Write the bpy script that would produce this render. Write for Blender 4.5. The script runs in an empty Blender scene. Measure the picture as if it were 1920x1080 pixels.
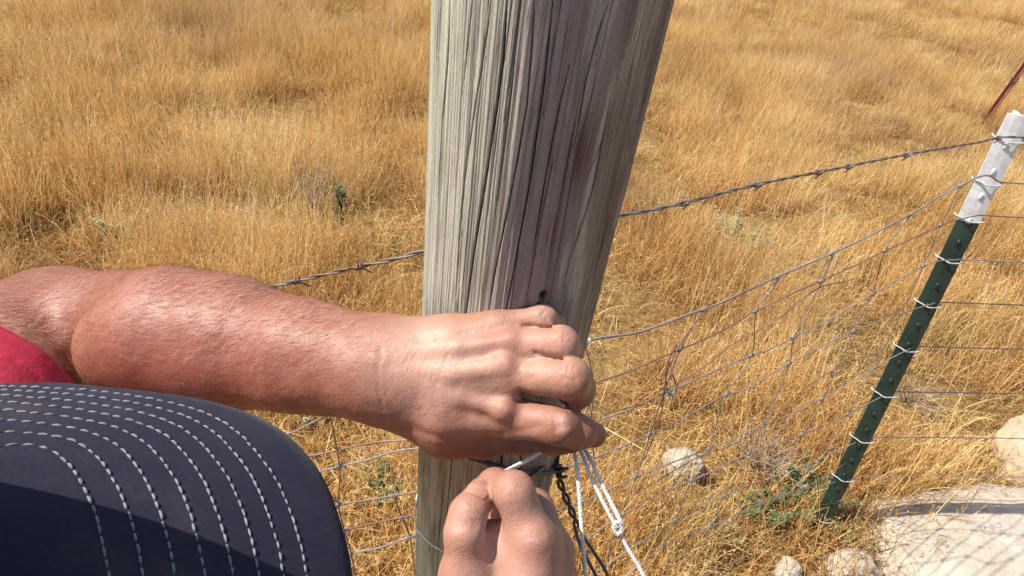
import bpy, math, random
import numpy as np
from mathutils import Vector, Matrix

# ------------------------------------------------------------------ camera, light, exposure
SC = bpy.context.scene
H = 1.5                       # camera height
F = 1250.0                    # focal length in pixels of a 1920 wide frame
PITCH = math.radians(32.266); ROLL = math.radians(8.13)
CR = np.array([[0.9899495, -0.1414214, 0.0],
               [0.0754980, 0.5284863, 0.8455781],
               [0.1195828, 0.8370796, -0.5338518]])      # world = CR @ (right, up, forward)
cam_d = bpy.data.cameras.new('camera'); cam = bpy.data.objects.new('camera', cam_d)
SC.collection.objects.link(cam)
M = Matrix([[CR[0][0], CR[0][1], -CR[0][2], 0], [CR[1][0], CR[1][1], -CR[1][2], 0],
            [CR[2][0], CR[2][1], -CR[2][2], H], [0, 0, 0, 1]])
cam.matrix_world = M
cam_d.sensor_width = 36; cam_d.lens = 36 * F / 1920; cam_d.clip_start = 0.01; cam_d.clip_end = 2000
SC.camera = cam

SUN_AZ = math.radians(-98); SUN_EL = math.radians(52)
world = bpy.data.worlds.new('World'); SC.world = world; world.use_nodes = True
nt = world.node_tree; bg = nt.nodes['Background']
sky = nt.nodes.new('ShaderNodeTexSky'); sky.sky_type = 'NISHITA'; sky.sun_disc = False
sky.sun_elevation = SUN_EL; sky.sun_rotation = SUN_AZ; sky.dust_density = 1.5
nt.links.new(sky.outputs[0], bg.inputs[0]); bg.inputs[1].default_value = 0.115
sd = bpy.data.lights.new('sun', 'SUN'); sd.energy = 4.8; sd.angle = math.radians(0.55); sd.color = (1.0, 0.93, 0.83)
so = bpy.data.objects.new('sun', sd); SC.collection.objects.link(so)
SUN = Vector((math.sin(SUN_AZ) * math.cos(SUN_EL), math.cos(SUN_AZ) * math.cos(SUN_EL), math.sin(SUN_EL)))
so.rotation_euler = SUN.to_track_quat('Z', 'Y').to_euler(); so.location = (0, 0, 6)
SC.view_settings.view_transform = 'Standard'; SC.view_settings.look = 'None'
SC.view_settings.exposure = 0.58; SC.view_settings.gamma = 1
SC.render.engine = 'CYCLES'; SC.cycles.max_bounces = 4; SC.cycles.transparent_max_bounces = 4

rng = np.random.default_rng(7); random.seed(7)
# ------------------------------------------------------------------ geometry helpers
ORG = np.array([0, 0, H])
def ray(x, y): return CR @ np.array([(x - 960) / F, -(y - 540) / F, 1.0])
def U(x, y, d): return ORG + ray(x, y) * d                     # a point seen at x, y and d metres deep
def C3(x, y, z): return ORG + CR @ np.array([x, y, z])         # from right/up/forward of the eye
def ground(x, y, z=0.0):
    r = ray(x, y); return ORG + r * ((z - H) / r[2])
def onplane(x, y, P, D):                                       # vertical plane through P along D
    r = ray(x, y); n = np.array([-D[1], D[0], 0.0]); return ORG + r * (((P - ORG) @ n) / (r @ n))
def to_px(P):
    c = (np.asarray(P) - ORG) @ CR; z = np.where(c[..., 2] > 0.02, c[..., 2], 0.02)
    return 960 + F * c[..., 0] / z, 540 - F * c[..., 1] / z, c[..., 2]

def link(o, parent=None):
    SC.collection.objects.link(o)
    if parent is not None:
        o.parent = parent
    return o
def tag(o, label=None, cat=None, group=None, kind=None):
    if label: o['label'] = label
    if cat: o['category'] = cat
    if group: o['group'] = group
    if kind: o['kind'] = kind
    return o
def empty(name, loc, label, cat, group=None):
    o = bpy.data.objects.new(name, None); o.location = loc; o.empty_display_size = 0.05; link(o)
    return tag(o, label, cat, group)
def mesh(name, V, Fc, mat, parent=None, smooth=True, attrs=None, cols=None, uv=None):
    """one mesh object in world space; under a parent it is stored relative to the parent's base"""
    V = np.asarray(V, dtype=np.float32)
    me = bpy.data.meshes.new(name)
    off = np.array(parent_world(parent)) if parent is not None else np.zeros(3)
    if isinstance(Fc, np.ndarray):
        n, k = Fc.shape
        me.vertices.add(len(V)); me.vertices.foreach_set('co', (V - off).astype(np.float32).ravel())
        me.loops.add(n * k); me.loops.foreach_set('vertex_index', Fc.astype(np.int32).ravel())
        me.polygons.add(n); me.polygons.foreach_set('loop_start', np.arange(0, n * k, k, dtype=np.int32))
        me.update(calc_edges=True)
    else:
        me.from_pydata([tuple(map(float, v)) for v in (V - off)], [], [list(map(int, f)) for f in Fc]); me.update()
    me.polygons.foreach_set('use_smooth', np.full(len(me.polygons), smooth))
    for k_, a in (attrs or {}).items():
        at = me.attributes.new(k_, 'FLOAT', 'POINT'); at.data.foreach_set('value', np.asarray(a, dtype=np.float32))
    for k_, a in (cols or {}).items():
        at = me.color_attributes.new(k_, 'FLOAT_COLOR', 'POINT')
        c4 = np.ones((len(V), 4), dtype=np.float32); c4[:, :3] = a; at.data.foreach_set('color', c4.ravel())
    me.validate(); me.materials.append(mat)
    return link(bpy.data.objects.new(name, me), parent)
def parent_world(p):
    v = Vector((0, 0, 0))
    while p is not None:
        v += Vector(p.location); p = p.parent
    return v

def resample(P, step):
    P = np.asarray(P, float)
    L = np.concatenate([[0], np.cumsum(np.linalg.norm(np.diff(P, axis=0), axis=1))])
    n = max(2, int(L[-1] / step) + 1); s = np.linspace(0, L[-1], n)
    return np.stack([np.interp(s, L, P[:, k]) for k in range(3)], 1)
def spline(P, n=8):
    P = np.asarray(P, float); Q = np.vstack([2 * P[0] - P[1], P, 2 * P[-1] - P[-2]]); out = []
    for i in range(1, len(Q) - 2):
        t = np.linspace(0, 1, n, endpoint=False)[:, None]
        p0, p1, p2, p3 = Q[i - 1], Q[i], Q[i + 1], Q[i + 2]
        out.append(0.5 * (2 * p1 + (p2 - p0) * t + (2 * p0 - 5 * p1 + 4 * p2 - p3) * t ** 2 + (3 * p1 - p0 - 3 * p2 + p3) * t ** 3))
    out.append(P[-1:]); return np.vstack(out)
def frames(P):
    T = np.gradient(P, axis=0); T /= np.linalg.norm(T, axis=1)[:, None] + 1e-12
    a = np.array([0, 0, 1.0]) if abs(T[0][2]) < 0.9 else np.array([1.0, 0, 0])
    N = np.zeros_like(P); n = np.cross(T[0], a); n /= np.linalg.norm(n)
    for i in range(len(P)):
        n = n - T[i] * (n @ T[i]); n /= np.linalg.norm(n) + 1e-12; N[i] = n
    return T, N, np.cross(T, N)
class MB:
    def __init__(s): s.V = []; s.F = []; s.n = 0
    def add(s, V, Fc):
        s.V.append(np.asarray(V, float)); s.F += [[i + s.n for i in f] for f in Fc]; s.n += len(V)
    def tube(s, P, r, k=7, cap=True):
        P = np.asarray(P, float); r = np.broadcast_to(np.asarray(r, float), (len(P),))
        T, N, B = frames(P); a = np.linspace(0, 2 * np.pi, k, endpoint=False)
        V = (P[:, None] + r[:, None, None] * (np.cos(a)[None, :, None] * N[:, None] + np.sin(a)[None, :, None] * B[:, None])).reshape(-1, 3)
        Fc = [[i * k + j, i * k + (j + 1) % k, (i + 1) * k + (j + 1) % k, (i + 1) * k + j] for i in range(len(P) - 1) for j in range(k)]
        if cap: Fc += [list(range(k))[::-1], [(len(P) - 1) * k + j for j in range(k)]]
        s.add(V, Fc)
    def helix(s, P, r, R, turns, ph=0.0, k=6):
        P = np.asarray(P, float); T, N, B = frames(P)
        L = np.concatenate([[0], np.cumsum(np.linalg.norm(np.diff(P, axis=0), axis=1))]); a = ph + 2 * np.pi * turns * L / L[-1]
        s.tube(P + R * (np.cos(a)[:, None] * N + np.sin(a)[:, None] * B), r, k)
    def build(s, name, mat, parent=None, smooth=True): return mesh(name, np.vstack(s.V), s.F, mat, parent, smooth)

def vnoise(P, scale, seed=0):
    """value noise in numpy"""
    Q = np.asarray(P) * scale; I = np.floor(Q).astype(np.int64); f = Q - I; f = f * f * (3 - 2 * f)
    def h(x, y, z):
        n = (x * 374761393 + y * 668265263 + z * 2147483647 + seed * 1274126177) & 0xffffffff
        n = ((n ^ (n >> 13)) * 1274126177) & 0xffffffff; n = (n ^ (n >> 16)) & 0xffff
        return n / 65535.0
    r = 0
    for dx in (0, 1):
        for dy in (0, 1):
            for dz in (0, 1):
                w = (f[..., 0] if dx else 1 - f[..., 0]) * (f[..., 1] if dy else 1 - f[..., 1]) * (f[..., 2] if dz else 1 - f[..., 2])
                r = r + w * h(I[..., 0] + dx, I[..., 1] + dy, I[..., 2] + dz)
    return r * 2 - 1

# ------------------------------------------------------------------ materials
class NT:
    def __init__(s, name, rough=0.6, spec=0.5):
        s.m = bpy.data.materials.new(name); s.m.use_nodes = True; s.t = s.m.node_tree
        s.b = s.t.nodes['Principled BSDF']; s.b.inputs['Roughness'].default_value = rough
        s.b.inputs['Specular IOR Level'].default_value = spec
    def n(s, ty, **kw):
        o = s.t.nodes.new('ShaderNode' + ty)
        for k, v in kw.items():
            if k in o.inputs: s.set(o.inputs[k], v)
            else: setattr(o, k, v)
        return o
    def set(s, inp, v):
        if isinstance(v, bpy.types.NodeSocket): s.t.links.new(v, inp)
        elif isinstance(v, tuple) and len(v) == 3 and inp.type == 'RGBA': inp.default_value = (*v, 1)
        else: inp.default_value = v
    def coord(s, kind='Object', scale=(1, 1, 1)):
        tc = s.n('TexCoord'); mp = s.n('Mapping'); s.set(mp.inputs['Vector'], tc.outputs[kind]); mp.inputs['Scale'].default_value = scale
        return mp.outputs[0]
    def noise(s, vec, scale, detail=4, rough=0.55, dist=0.0):
        o = s.n('TexNoise'); s.set(o.inputs['Vector'], vec); o.inputs['Scale'].default_value = scale
        o.inputs['Detail'].default_value = detail; o.inputs['Roughness'].default_value = rough; o.inputs['Distortion'].default_value = dist
        return o.outputs['Fac']
    def ramp(s, fac, stops):
        o = s.n('ValToRGB'); s.set(o.inputs[0], fac); e = o.color_ramp.elements
        while len(e) < len(stops): e.new(0.5)
        for i, (p, c) in enumerate(stops):
            e[i].position = p; e[i].color = (*c, 1) if isinstance(c, tuple) else (c, c, c, 1)
        return o.outputs[0]
    def mix(s, fac, a, b, mode='MIX'):
        o = s.n('Mix', data_type='RGBA', blend_type=mode)
        s.set(o.inputs[0], fac); s.set(o.inputs[6], a); s.set(o.inputs[7], b); return o.outputs[2]
    def math(s, op, a, b=0.0):
        o = s.n('Math', operation=op); s.set(o.inputs[0], a); s.set(o.inputs[1], b); return o.outputs[0]
    def attr(s, name, out='Fac'): o = s.n('Attribute', attribute_name=name); return o.outputs[out]
    def bump(s, h, strength=0.5, dist=0.001, prev=None):
        o = s.n('Bump'); s.set(o.inputs['Height'], h); o.inputs['Strength'].default_value = strength; o.inputs['Distance'].default_value = dist
        if prev is not None: s.set(o.inputs['Normal'], prev)
        return o.outputs[0]
    def out(s, col=None, nrm=None, rough=None):
        if col is not None: s.set(s.b.inputs['Base Color'], col)
        if nrm is not None: s.set(s.b.inputs['Normal'], nrm)
        if rough is not None: s.set(s.b.inputs['Roughness'], rough)
        return s.m

def mat_skin():
    s = NT('skin', 0.5, 0.42); v = s.coord()
    big = s.noise(v, 14, 4); mid = s.noise(v, 75, 4, 0.6); fine = s.noise(v, 420, 3, 0.7)
    c = s.ramp(big, [(0.32, (0.19, 0.076, 0.044)), (0.50, (0.26, 0.121, 0.073)), (0.66, (0.345, 0.176, 0.114))])
    c = s.mix(s.ramp(mid, [(0.40, 0.0), (0.60, 0.75)]), c, (0.22, 0.075, 0.043))
    c = s.mix(s.attr('redness'), c, (0.36, 0.105, 0.075))
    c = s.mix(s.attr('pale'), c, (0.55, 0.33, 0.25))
    fr = s.n('TexVoronoi', feature='F1'); s.set(fr.inputs['Vector'], v); fr.inputs['Scale'].default_value = 210
    frm = s.math('MULTIPLY', s.ramp(fr.outputs['Distance'], [(0.10, 1.0), (0.26, 0.0)]), s.ramp(s.noise(v, 40, 2), [(0.54, 0.0), (0.66, 0.6)]))
    c = s.mix(frm, c, (0.24, 0.085, 0.045))
    c = s.mix(s.attr('spot'), c, (0.13, 0.05, 0.03))
    w = s.n('TexVoronoi', feature='DISTANCE_TO_EDGE'); s.set(w.inputs['Vector'], s.coord(scale=(1, 1, 1))); w.inputs['Scale'].default_value = 430
    n1 = s.bump(s.ramp(w.outputs['Distance'], [(0.0, 0.0), (0.18, 1.0)]), 0.22, 0.0003)
    n2 = s.bump(s.noise(s.coord(scale=(2.2, 1, 1)), 300, 4, 0.7), 0.45, 0.0009, n1); n3 = s.bump(mid, 0.4, 0.0022, n2)
    s.b.inputs['Subsurface Weight'].default_value = 0.10; s.b.inputs['Subsurface Radius'].default_value = (0.006, 0.002, 0.001)
    s.b.inputs['Subsurface Scale'].default_value = 1.0
    return s.out(c, n3, s.ramp(mid, [(0.3, 0.36), (0.7, 0.58)]))
def mat_plain(name, col, rough=0.6, var=0.25, scale=60, bump=0.3, metal=0.0, dark=None, spec=0.5, bd=0.001):
    s = NT(name, rough, spec); v = s.coord(); f = s.noise(v, scale, 5, 0.6)
    d = dark or tuple(x * (1 - var) for x in col); l = tuple(min(1, x * (1 + var)) for x in col)
    c = s.ramp(f, [(0.3, d), (0.7, l)])
    s.b.inputs['Metallic'].default_value = metal
    return s.out(c, s.bump(s.noise(v, scale * 4, 3), bump, bd), s.ramp(f, [(0.3, min(1, rough + 0.12)), (0.7, max(0.05, rough - 0.1))]))
def mat_wire(name, col, rust):
    s = NT(name, 0.45); v = s.coord(); f = s.noise(v, 9, 4); g = s.noise(v, 300, 3)
    c = s.ramp(g, [(0.3, tuple(x * 0.6 for x in col)), (0.7, tuple(min(1, x * 1.25) for x in col))])
    c = s.mix(s.ramp(f, [(rust - 0.07, 0.85), (rust + 0.07, 0.0)]), c, (0.17, 0.095, 0.065))
    s.b.inputs['Metallic'].default_value = 0.15
    return s.out(c, s.bump(g, 0.3, 0.0005))
def mat_wood():
    s = NT('weathered_wood', 0.85, 0.2); v = s.coord('UV')
    mp = s.n('Mapping'); s.set(mp.inputs['Vector'], s.n('UVMap').outputs[0]); mp.inputs['Scale'].default_value = (1, 0.035, 1)
    uv = mp.outputs[0]
    g1 = s.noise(uv, 170, 6, 0.7, 0.5); g2 = s.noise(uv, 600, 4, 0.65, 0.2)
    mp2 = s.n('Mapping'); s.set(mp2.inputs['Vector'], s.n('UVMap').outputs[0]); mp2.inputs['Scale'].default_value = (1, 0.16, 1)
    big = s.noise(mp2.outputs[0], 22, 5, 0.6, 0.4)
    mp3 = s.n('Mapping'); s.set(mp3.inputs['Vector'], s.n('UVMap').outputs[0]); mp3.inputs['Scale'].default_value = (1, 0.09, 1)
    band = s.noise(mp3.outputs[0], 48, 5, 0.65, 0.6)
    pal = s.ramp(s.attr('side'), [(0.0, (0.53, 0.55, 0.42)), (0.36, (0.50, 0.50, 0.40)), (0.48, (0.35, 0.31, 0.30)), (0.60, (0.30, 0.255, 0.24)), (0.74, (0.30, 0.24, 0.185)), (1.0, (0.28, 0.205, 0.135))])  # greenish to brown bands, with lit left and shaded right put into the colour
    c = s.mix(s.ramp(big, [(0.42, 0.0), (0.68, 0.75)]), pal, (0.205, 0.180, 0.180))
    c = s.mix(s.ramp(band, [(0.50, 0.0), (0.62, 0.7)]), c, (0.56, 0.54, 0.46))
    c = s.mix(0.75, c, s.ramp(g1, [(0.3, 0.52), (0.5, 0.95), (0.7, 1.15)]), 'MULTIPLY')
    c = s.mix(s.ramp(g2, [(0.33, 0.5), (0.45, 0.0)]), c, (0.13, 0.11, 0.09))
    for sc_, th_l, dk in ((34, .006, .75), (80, .010, .6), (150, .014, .45)):
        mpl = s.n('Mapping'); s.set(mpl.inputs['Vector'], s.n('UVMap').outputs[0]); mpl.inputs['Scale'].default_value = (1, 0.022, 1); mpl.inputs['Location'].default_value = (sc_ * .37, 0, 0)
        rdg = s.math('ABSOLUTE', s.math('SUBTRACT', s.noise(mpl.outputs[0], sc_, 2, 0.5, 0.3), 0.5))
        c = s.mix(s.math('MULTIPLY', s.ramp(rdg, [(0.0, dk), (th_l, 0.0)]), s.ramp(big, [(0.35, 0.35), (0.6, 1.0)])), c, (0.07, 0.058, 0.048))
    mp5 = s.n('Mapping'); s.set(mp5.inputs['Vector'], s.n('UVMap').outputs[0]); mp5.inputs['Scale'].default_value = (1, 0.22, 1)
    c = s.mix(0.55, c, s.ramp(s.noise(mp5.outputs[0], 1300, 4, 0.75), [(0.35, 0.62), (0.65, 1.2)]), 'MULTIPLY')
    c = s.mix(s.attr('stain'), c, (0.115, 0.060, 0.030))
    c = s.mix(s.attr('crack'), c, (0.028, 0.022, 0.018))
    n = s.bump(g1, 0.7, 0.0022); n = s.bump(g2, 0.6, 0.0008, n)
    return s.out(c, n)
def mat_grass(name, stops, green=0.0):
    s = NT(name, 0.6, 0.25)
    oi = s.n('ObjectInfo'); mp = s.n('Mapping'); s.set(mp.inputs['Vector'], oi.outputs['Location']); mp.inputs['Scale'].default_value = (1, 1, 1)
    f = s.noise(mp.outputs[0], 1.1, 5, 0.7); r = oi.outputs['Random']; vc = s.attr('tint', 'Fac')
    mixf = s.math('ADD', s.math('MULTIPLY', f, 0.95), s.math('ADD', s.math('MULTIPLY', r, 0.20), s.math('MULTIPLY', vc, 0.42)))
    mixf = s.math('SUBTRACT', mixf, 0.27)
    c = s.ramp(mixf, stops)
    f2 = s.noise(mp.outputs[0], 2.3, 3, 0.6)
    if green > 0:
        c = s.mix(s.math('MULTIPLY', s.ramp(f2, [(0.56, 0.0), (0.70, green)]), s.ramp(vc, [(0.3, 1.0), (0.7, 0.0)])), c, (0.20, 0.21, 0.06))
    f3 = s.noise(mp.outputs[0], 0.45, 5, 0.65)
    c = s.mix(s.ramp(f3, [(0.50, 0.0), (0.62, 0.55)]), c, (0.47, 0.285, 0.155))
    f4 = s.noise(mp.outputs[0], 5.5, 3, 0.6)
    c = s.mix(s.ramp(f4, [(0.57, 0.0), (0.72, 0.4)]), c, (0.34, 0.21, 0.11))
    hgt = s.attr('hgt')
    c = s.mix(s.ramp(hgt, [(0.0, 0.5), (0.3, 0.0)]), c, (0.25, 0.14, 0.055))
    tr = s.n('BsdfTranslucent'); s.set(tr.inputs[0], c)
    ms = s.n('MixShader'); ms.inputs[0].default_value = 0.38
    s.set(s.b.inputs['Base Color'], c)
    s.set(ms.inputs[1], s.b.outputs[0]); s.set(ms.inputs[2], tr.outputs[0])
    s.t.links.new(ms.outputs[0], s.t.nodes['Material Output'].inputs[0])
    return s.m
def mat_denim():
    s = NT('navy_twill', 0.9, 0.15); v = s.coord()
    f = s.noise(v, 24, 6, 0.7); g = s.noise(v, 900, 2)
    c = s.ramp(f, [(0.35, (0.009, 0.010, 0.026)), (0.56, (0.018, 0.017, 0.033)), (0.72, (0.045, 0.035, 0.042))])
    w = s.n('TexWave', wave_type='BANDS', bands_direction='DIAGONAL'); s.set(w.inputs['Vector'], v); w.inputs['Scale'].default_value = 420; w.inputs['Distortion'].default_value = 1.0
    c = s.mix(s.math('MULTIPLY', g, 0.16), c, (0.08, 0.08, 0.12))
    s.b.inputs['Sheen Weight'].default_value = 0.06; s.b.inputs['Sheen Roughness'].default_value = 0.4
    return s.out(c, s.bump(w.outputs['Fac'], 0.12, 0.0003, s.bump(f, 0.4, 0.002)))
def mat_ground():
    s = NT('dry_soil', 0.95, 0.1); v = s.coord()
    a = s.noise(v, 0.7, 6, 0.6); b = s.noise(v, 26, 6, 0.75); d = s.noise(s.coord(scale=(1, 1, 1)), 160, 4, 0.7)
    c = s.ramp(a, [(0.3, (0.30, 0.185, 0.075)), (0.55, (0.40, 0.255, 0.095)), (0.75, (0.30, 0.215, 0.11))])
    c = s.mix(0.8, c, s.ramp(b, [(0.3, 0.35), (0.7, 1.15)]), 'MULTIPLY'); c = s.mix(0.6, c, s.ramp(d, [(0.3, 0.4), (0.7, 1.3)]), 'MULTIPLY')
    return s.out(c, s.bump(b, 0.8, 0.03))
def mat_rock(name, a, b):
    s = NT(name, 0.9, 0.2); v = s.coord()
    f = s.noise(v, 6, 8, 0.65); g = s.noise(v, 45, 6, 0.7); k = s.noise(v, 3.2, 5, 0.6, 0.8)
    c = s.ramp(f, [(0.32, b), (0.6, a)]); c = s.mix(s.ramp(g, [(0.55, 0.0), (0.75, 0.5)]), c, tuple(x * 0.55 for x in b))
    ridge = s.math('ABSOLUTE', s.math('SUBTRACT', k, 0.5))
    c = s.mix(s.ramp(ridge, [(0.0, 0.55), (0.012, 0.0)]), c, (0.16, 0.10, 0.06))
    c = s.mix(s.ramp(s.noise(v, 90, 2), [(0.70, 0.0), (0.76, 0.7)]), c, (0.22, 0.15, 0.10))
    return s.out(c, s.bump(g, 0.5, 0.006, s.bump(f, 0.5, 0.02)))

MT = dict(
    skin=mat_skin(), wood=mat_wood(), denim=mat_denim(), ground=mat_ground(),
    shirt=mat_plain('red_knit', (0.50, 0.035, 0.065), 0.85, 0.18, 90, 0.4, spec=0.2),
    jeans=mat_plain('blue_jean_cloth', (0.06, 0.09, 0.17), 0.9, 0.3, 60, 0.4, spec=0.2),
    leather=mat_plain('brown_leather', (0.12, 0.06, 0.03), 0.6, 0.3, 30, 0.3),
    thread=mat_plain('white_thread', (0.21, 0.21, 0.23), 0.85, 0.22, 500, 0.3, spec=0.2),
    hair=mat_plain('blond_arm_hair', (0.46, 0.30, 0.20), 0.5, 0.25, 300, 0.0),
    headhair=mat_plain('brown_hair', (0.12, 0.07, 0.04), 0.6, 0.3, 200, 0.5),
    nail=mat_plain('nail', (0.42, 0.225, 0.165), 0.35, 0.08, 90, 0.1),
    galv=mat_wire('galvanised_wire', (0.27, 0.25, 0.24), 0.42), old=mat_wire('old_barbed_wire', (0.19, 0.17, 0.165), 0.46),
    galv_new=mat_wire('bright_wire', (0.55, 0.56, 0.57), 0.25),
    rusty=mat_wire('rusty_wire', (0.30, 0.20, 0.15), 0.60),
    dark=mat_wire('dark_wire', (0.060, 0.057, 0.062), 0.38),
    string=mat_plain('white_string', (0.78, 0.77, 0.72), 0.8, 0.2, 400, 0.6, spec=0.2),
    green=mat_plain('green_post_paint', (0.016, 0.038, 0.028), 0.5, 0.5, 30, 0.25, spec=0.5),
    darkgreen=mat_plain('dark_stud_paint', (0.010, 0.022, 0.018), 0.5, 0.3, 60, 0.2),
    white=mat_plain('white_post_paint', (0.62, 0.63, 0.64), 0.45, 0.18, 60, 0.2),
    rust=mat_plain('rusted_steel', (0.19, 0.060, 0.035), 0.8, 0.4, 30, 0.5),
    stone=mat_rock('pale_stone', (0.50, 0.45, 0.37), (0.36, 0.30, 0.23)),
    tanstone=mat_rock('tan_stone', (0.47, 0.36, 0.25), (0.31, 0.22, 0.14)),
    leaf=mat_plain('green_leaf', (0.085, 0.125, 0.042), 0.55, 0.45, 20, 0.2),
    greyleaf=mat_plain('grey_green_leaf', (0.26, 0.26, 0.13), 0.7, 0.35, 20, 0.2),
    twig=mat_plain('dead_twig', (0.33, 0.26, 0.19), 0.8, 0.3, 50, 0.3),
)
G_STOPS = [(0.26, (0.32, 0.160, 0.060)), (0.38, (0.58, 0.34, 0.120)), (0.52, (0.78, 0.51, 0.190)), (0.66, (0.87, 0.64, 0.28)), (0.84, (0.92, 0.79, 0.50))]
MT['grass'] = mat_grass('dry_grass', G_STOPS, 0.8)

# ------------------------------------------------------------------ the ground
def ground_sheet():
    r = np.concatenate([np.linspace(0, 6, 61), np.geomspace(6.3, 900, 60)]); a = np.linspace(0, 2 * np.pi, 144, endpoint=False)
    X = r[:, None] * np.cos(a); Y = r[:, None] * np.sin(a); P = np.stack([X, Y, 0 * X], -1).reshape(-1, 3)
    P[:, 2] = ground_z(P[:, 0], P[:, 1])
    n, k = len(r), len(a)
    Fc = np.array([[i * k + j, (i + 1) * k + j, (i + 1) * k + (j + 1) % k, i * k + (j + 1) % k] for i in range(n - 1) for j in range(k)])
    o = mesh('ground', P, Fc, MT['ground']); tag(o, 'dry brown soil under the golden grass', 'ground', kind='structure')
def ground_z(x, y):
    P = np.stack([np.asarray(x, float), np.asarray(y, float), np.zeros(np.shape(x))], -1)
    d = np.clip(np.hypot(P[..., 0], P[..., 1]) - 2.5, 0, 30) / 30
    return 0.012 * vnoise(P, 3.1, 3) + (0.03 + 0.35 * d) * vnoise(P, 0.33, 5) * np.clip(np.hypot(P[..., 0], P[..., 1]) / 3, 0, 1)
ground_sheet()

# ------------------------------------------------------------------ wooden post
PA = ORG + 1.1 * np.array([-0.0016, 0.3937, -0.0604]); PB = ORG + 1.1 * np.array([-0.0016, 0.4577, -0.5175])
AX = (PA - PB) / np.linalg.norm(PA - PB); PR = 0.0715
E1 = np.cross(AX, [0, 1, 0]); E1 /= np.linalg.norm(E1); E2 = np.cross(AX, E1)   # E1 ~ +-x
if E1[0] < 0: E1 = -E1; E2 = -E2                                                 # E1 right
if E2[1] > 0: E2 = -E2                                                           # E2 toward the eye
def post_hit(x, y, R=PR):
    r = ray(x, y); r = r / np.linalg.norm(r); o = ORG - PB; rp = r - AX * (r @ AX); op = o - AX * (o @ AX)
    a = rp @ rp; b = 2 * rp @ op; c = op @ op - R * R; D = b * b - 4 * a * c
    t = (-b - math.sqrt(max(D, 0))) / (2 * a); P = ORG + r * t; q = P - PB
    return math.atan2(q @ E1, q @ E2), q @ AX, P
def build_post():
    s_top = (H + 0.13 - PB[2]) / AX[2]; s_bot = (0.0 - 0.08 - PB[2]) / AX[2]
    s = np.concatenate([np.linspace(s_bot, -0.27, 90, endpoint=False), np.linspace(-0.27, s_top, 420)])
    th = np.concatenate([np.linspace(-np.pi, -1.75, 50, endpoint=False), np.linspace(-1.75, 1.75, 660, endpoint=False), np.linspace(1.75, np.pi, 50, endpoint=False)]); T, S = np.meshgrid(th, s)
    rad = PR * (1 + 0.0 * T)
    Q = np.stack([np.cos(T) * 2, np.sin(T) * 2, S * 1.6], -1)
    rad += 0.0022 * vnoise(Q, 1.1, 1) + 0.0009 * vnoise(Q, 3.3, 2)
    wob = 0.018 * vnoise(np.stack([S * 0, S * 0, S * 3.0], -1), 1.0, 9)          # grain drifts a little
    TT = T - wob
    rid = np.stack([np.cos(TT) * 24, np.sin(TT) * 24, S * 3.0], -1)
    rad += 0.00045 * vnoise(rid, 1.0, 4) + 0.00035 * vnoise(rid * [2.3, 2.3, 1.4], 1.0, 5) + 0.00022 * vnoise(rid * [5.5, 5.5, 1.6], 1.0, 6)
    # eroded patches in the middle of the visible face
    er = np.clip(vnoise(np.stack([np.cos(TT) * 5, np.sin(TT) * 5, S * 7], -1), 1.0, 12) - 0.15, 0, 1)
    rad -= 0.0018 * er * (0.6 + 0.4 * vnoise(rid * [1.6, 1.6, 2.5], 1.0, 14))
    crack = np.zeros_like(rad); stain = np.zeros_like(rad)
    def add_crack(pts, w, dep, str_=1.0):
        pts = np.array(pts); o = np.argsort(pts[:, 1]); a, z = pts[o, 0], pts[o, 1]
        c = np.interp(s, z, a); jit = 0.006 * vnoise(np.stack([s * 22, 0 * s + w * 1e4, 0 * s], -1), 1.0, 21)
        fade = np.clip((s - z[0]) / 0.03, 0, 1) * np.clip((z[-1] - s) / 0.03, 0, 1)
        wd = w * (0.8 + 0.3 * vnoise(np.stack([s * 9, 0 * s, 0 * s + dep * 1e3], -1), 1.0, 23)) * fade
        d = (T - (c + jit)[:, None] + np.pi) % (2 * np.pi) - np.pi
        g = np.exp(-(d * PR / np.maximum(wd[:, None], 1e-5)) ** 2) * (fade[:, None] > 0)
        np.maximum(crack, g * str_, out=crack); return dep * g
    Z = lambda L: [post_hit(x / 1.8 + 760, y / 1.8)[:2] for x, y in L]
    dis = np.zeros_like(rad)
    main = [([(346, -60), (330, 200), (300, 400), (262, 640), (225, 880), (200, 1060), (180, 1300)], .0013, .006),
            ([(506, -40), (470, 280), (430, 550), (400, 720), (370, 900), (338, 1060), (320, 1200)], .0008, .004),
            ([(702, -40), (650, 130), (610, 280), (580, 450), (560, 540)], .0010, .005),
            ([(675, 430), (640, 540), (608, 625)], .0014, .006),
            ([(228, -40), (200, 200), (185, 340)], .0007, .003), ([(150, -40), (140, 200), (125, 400), (112, 700)], .0006, .003),
            ([(292, -40), (240, 300), (200, 560), (180, 760), (165, 1000)], .0006, .003),
            ([(440, -40), (410, 350), (350, 700), (300, 930), (280, 1060)], .0006, .003),
            ([(700, 280), (640, 600), (570, 850), (545, 930)], .0007, .003),
            ([(560, 180), (520, 350), (480, 560), (440, 800), (425, 900)], .0006, .003),
            ([(350, 1380), (330, 1500), (310, 1660), (290, 1900)], .0010, .004), ([(385, 1430), (392, 1560), (375, 1700)], .0012, .005),
            ([(160, 1480), (140, 1700), (120, 1900)], .0006, .003), ([(480, 950), (460, 1010), (440, 1100)], .0006, .003)]
    for L, w, dep in main: dis += add_crack(Z(L), w * .68, dep)
    for i in range(230):                                                          # hairline checks all round
        a0 = rng.uniform(-np.pi, np.pi); z0 = rng.uniform(s[0], s[-1] - 0.1); ln = rng.uniform(0.06, 0.5)
        dis += add_crack([(a0, z0), (a0 + rng.normal(0, 0.02) + 0.06 * ln, z0 + ln * .5), (a0 + rng.normal(0, 0.03) + 0.12 * ln, z0 + ln)], rng.uniform(.00016, .00038), .0012, rng.uniform(0.45, 0.9))
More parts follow.
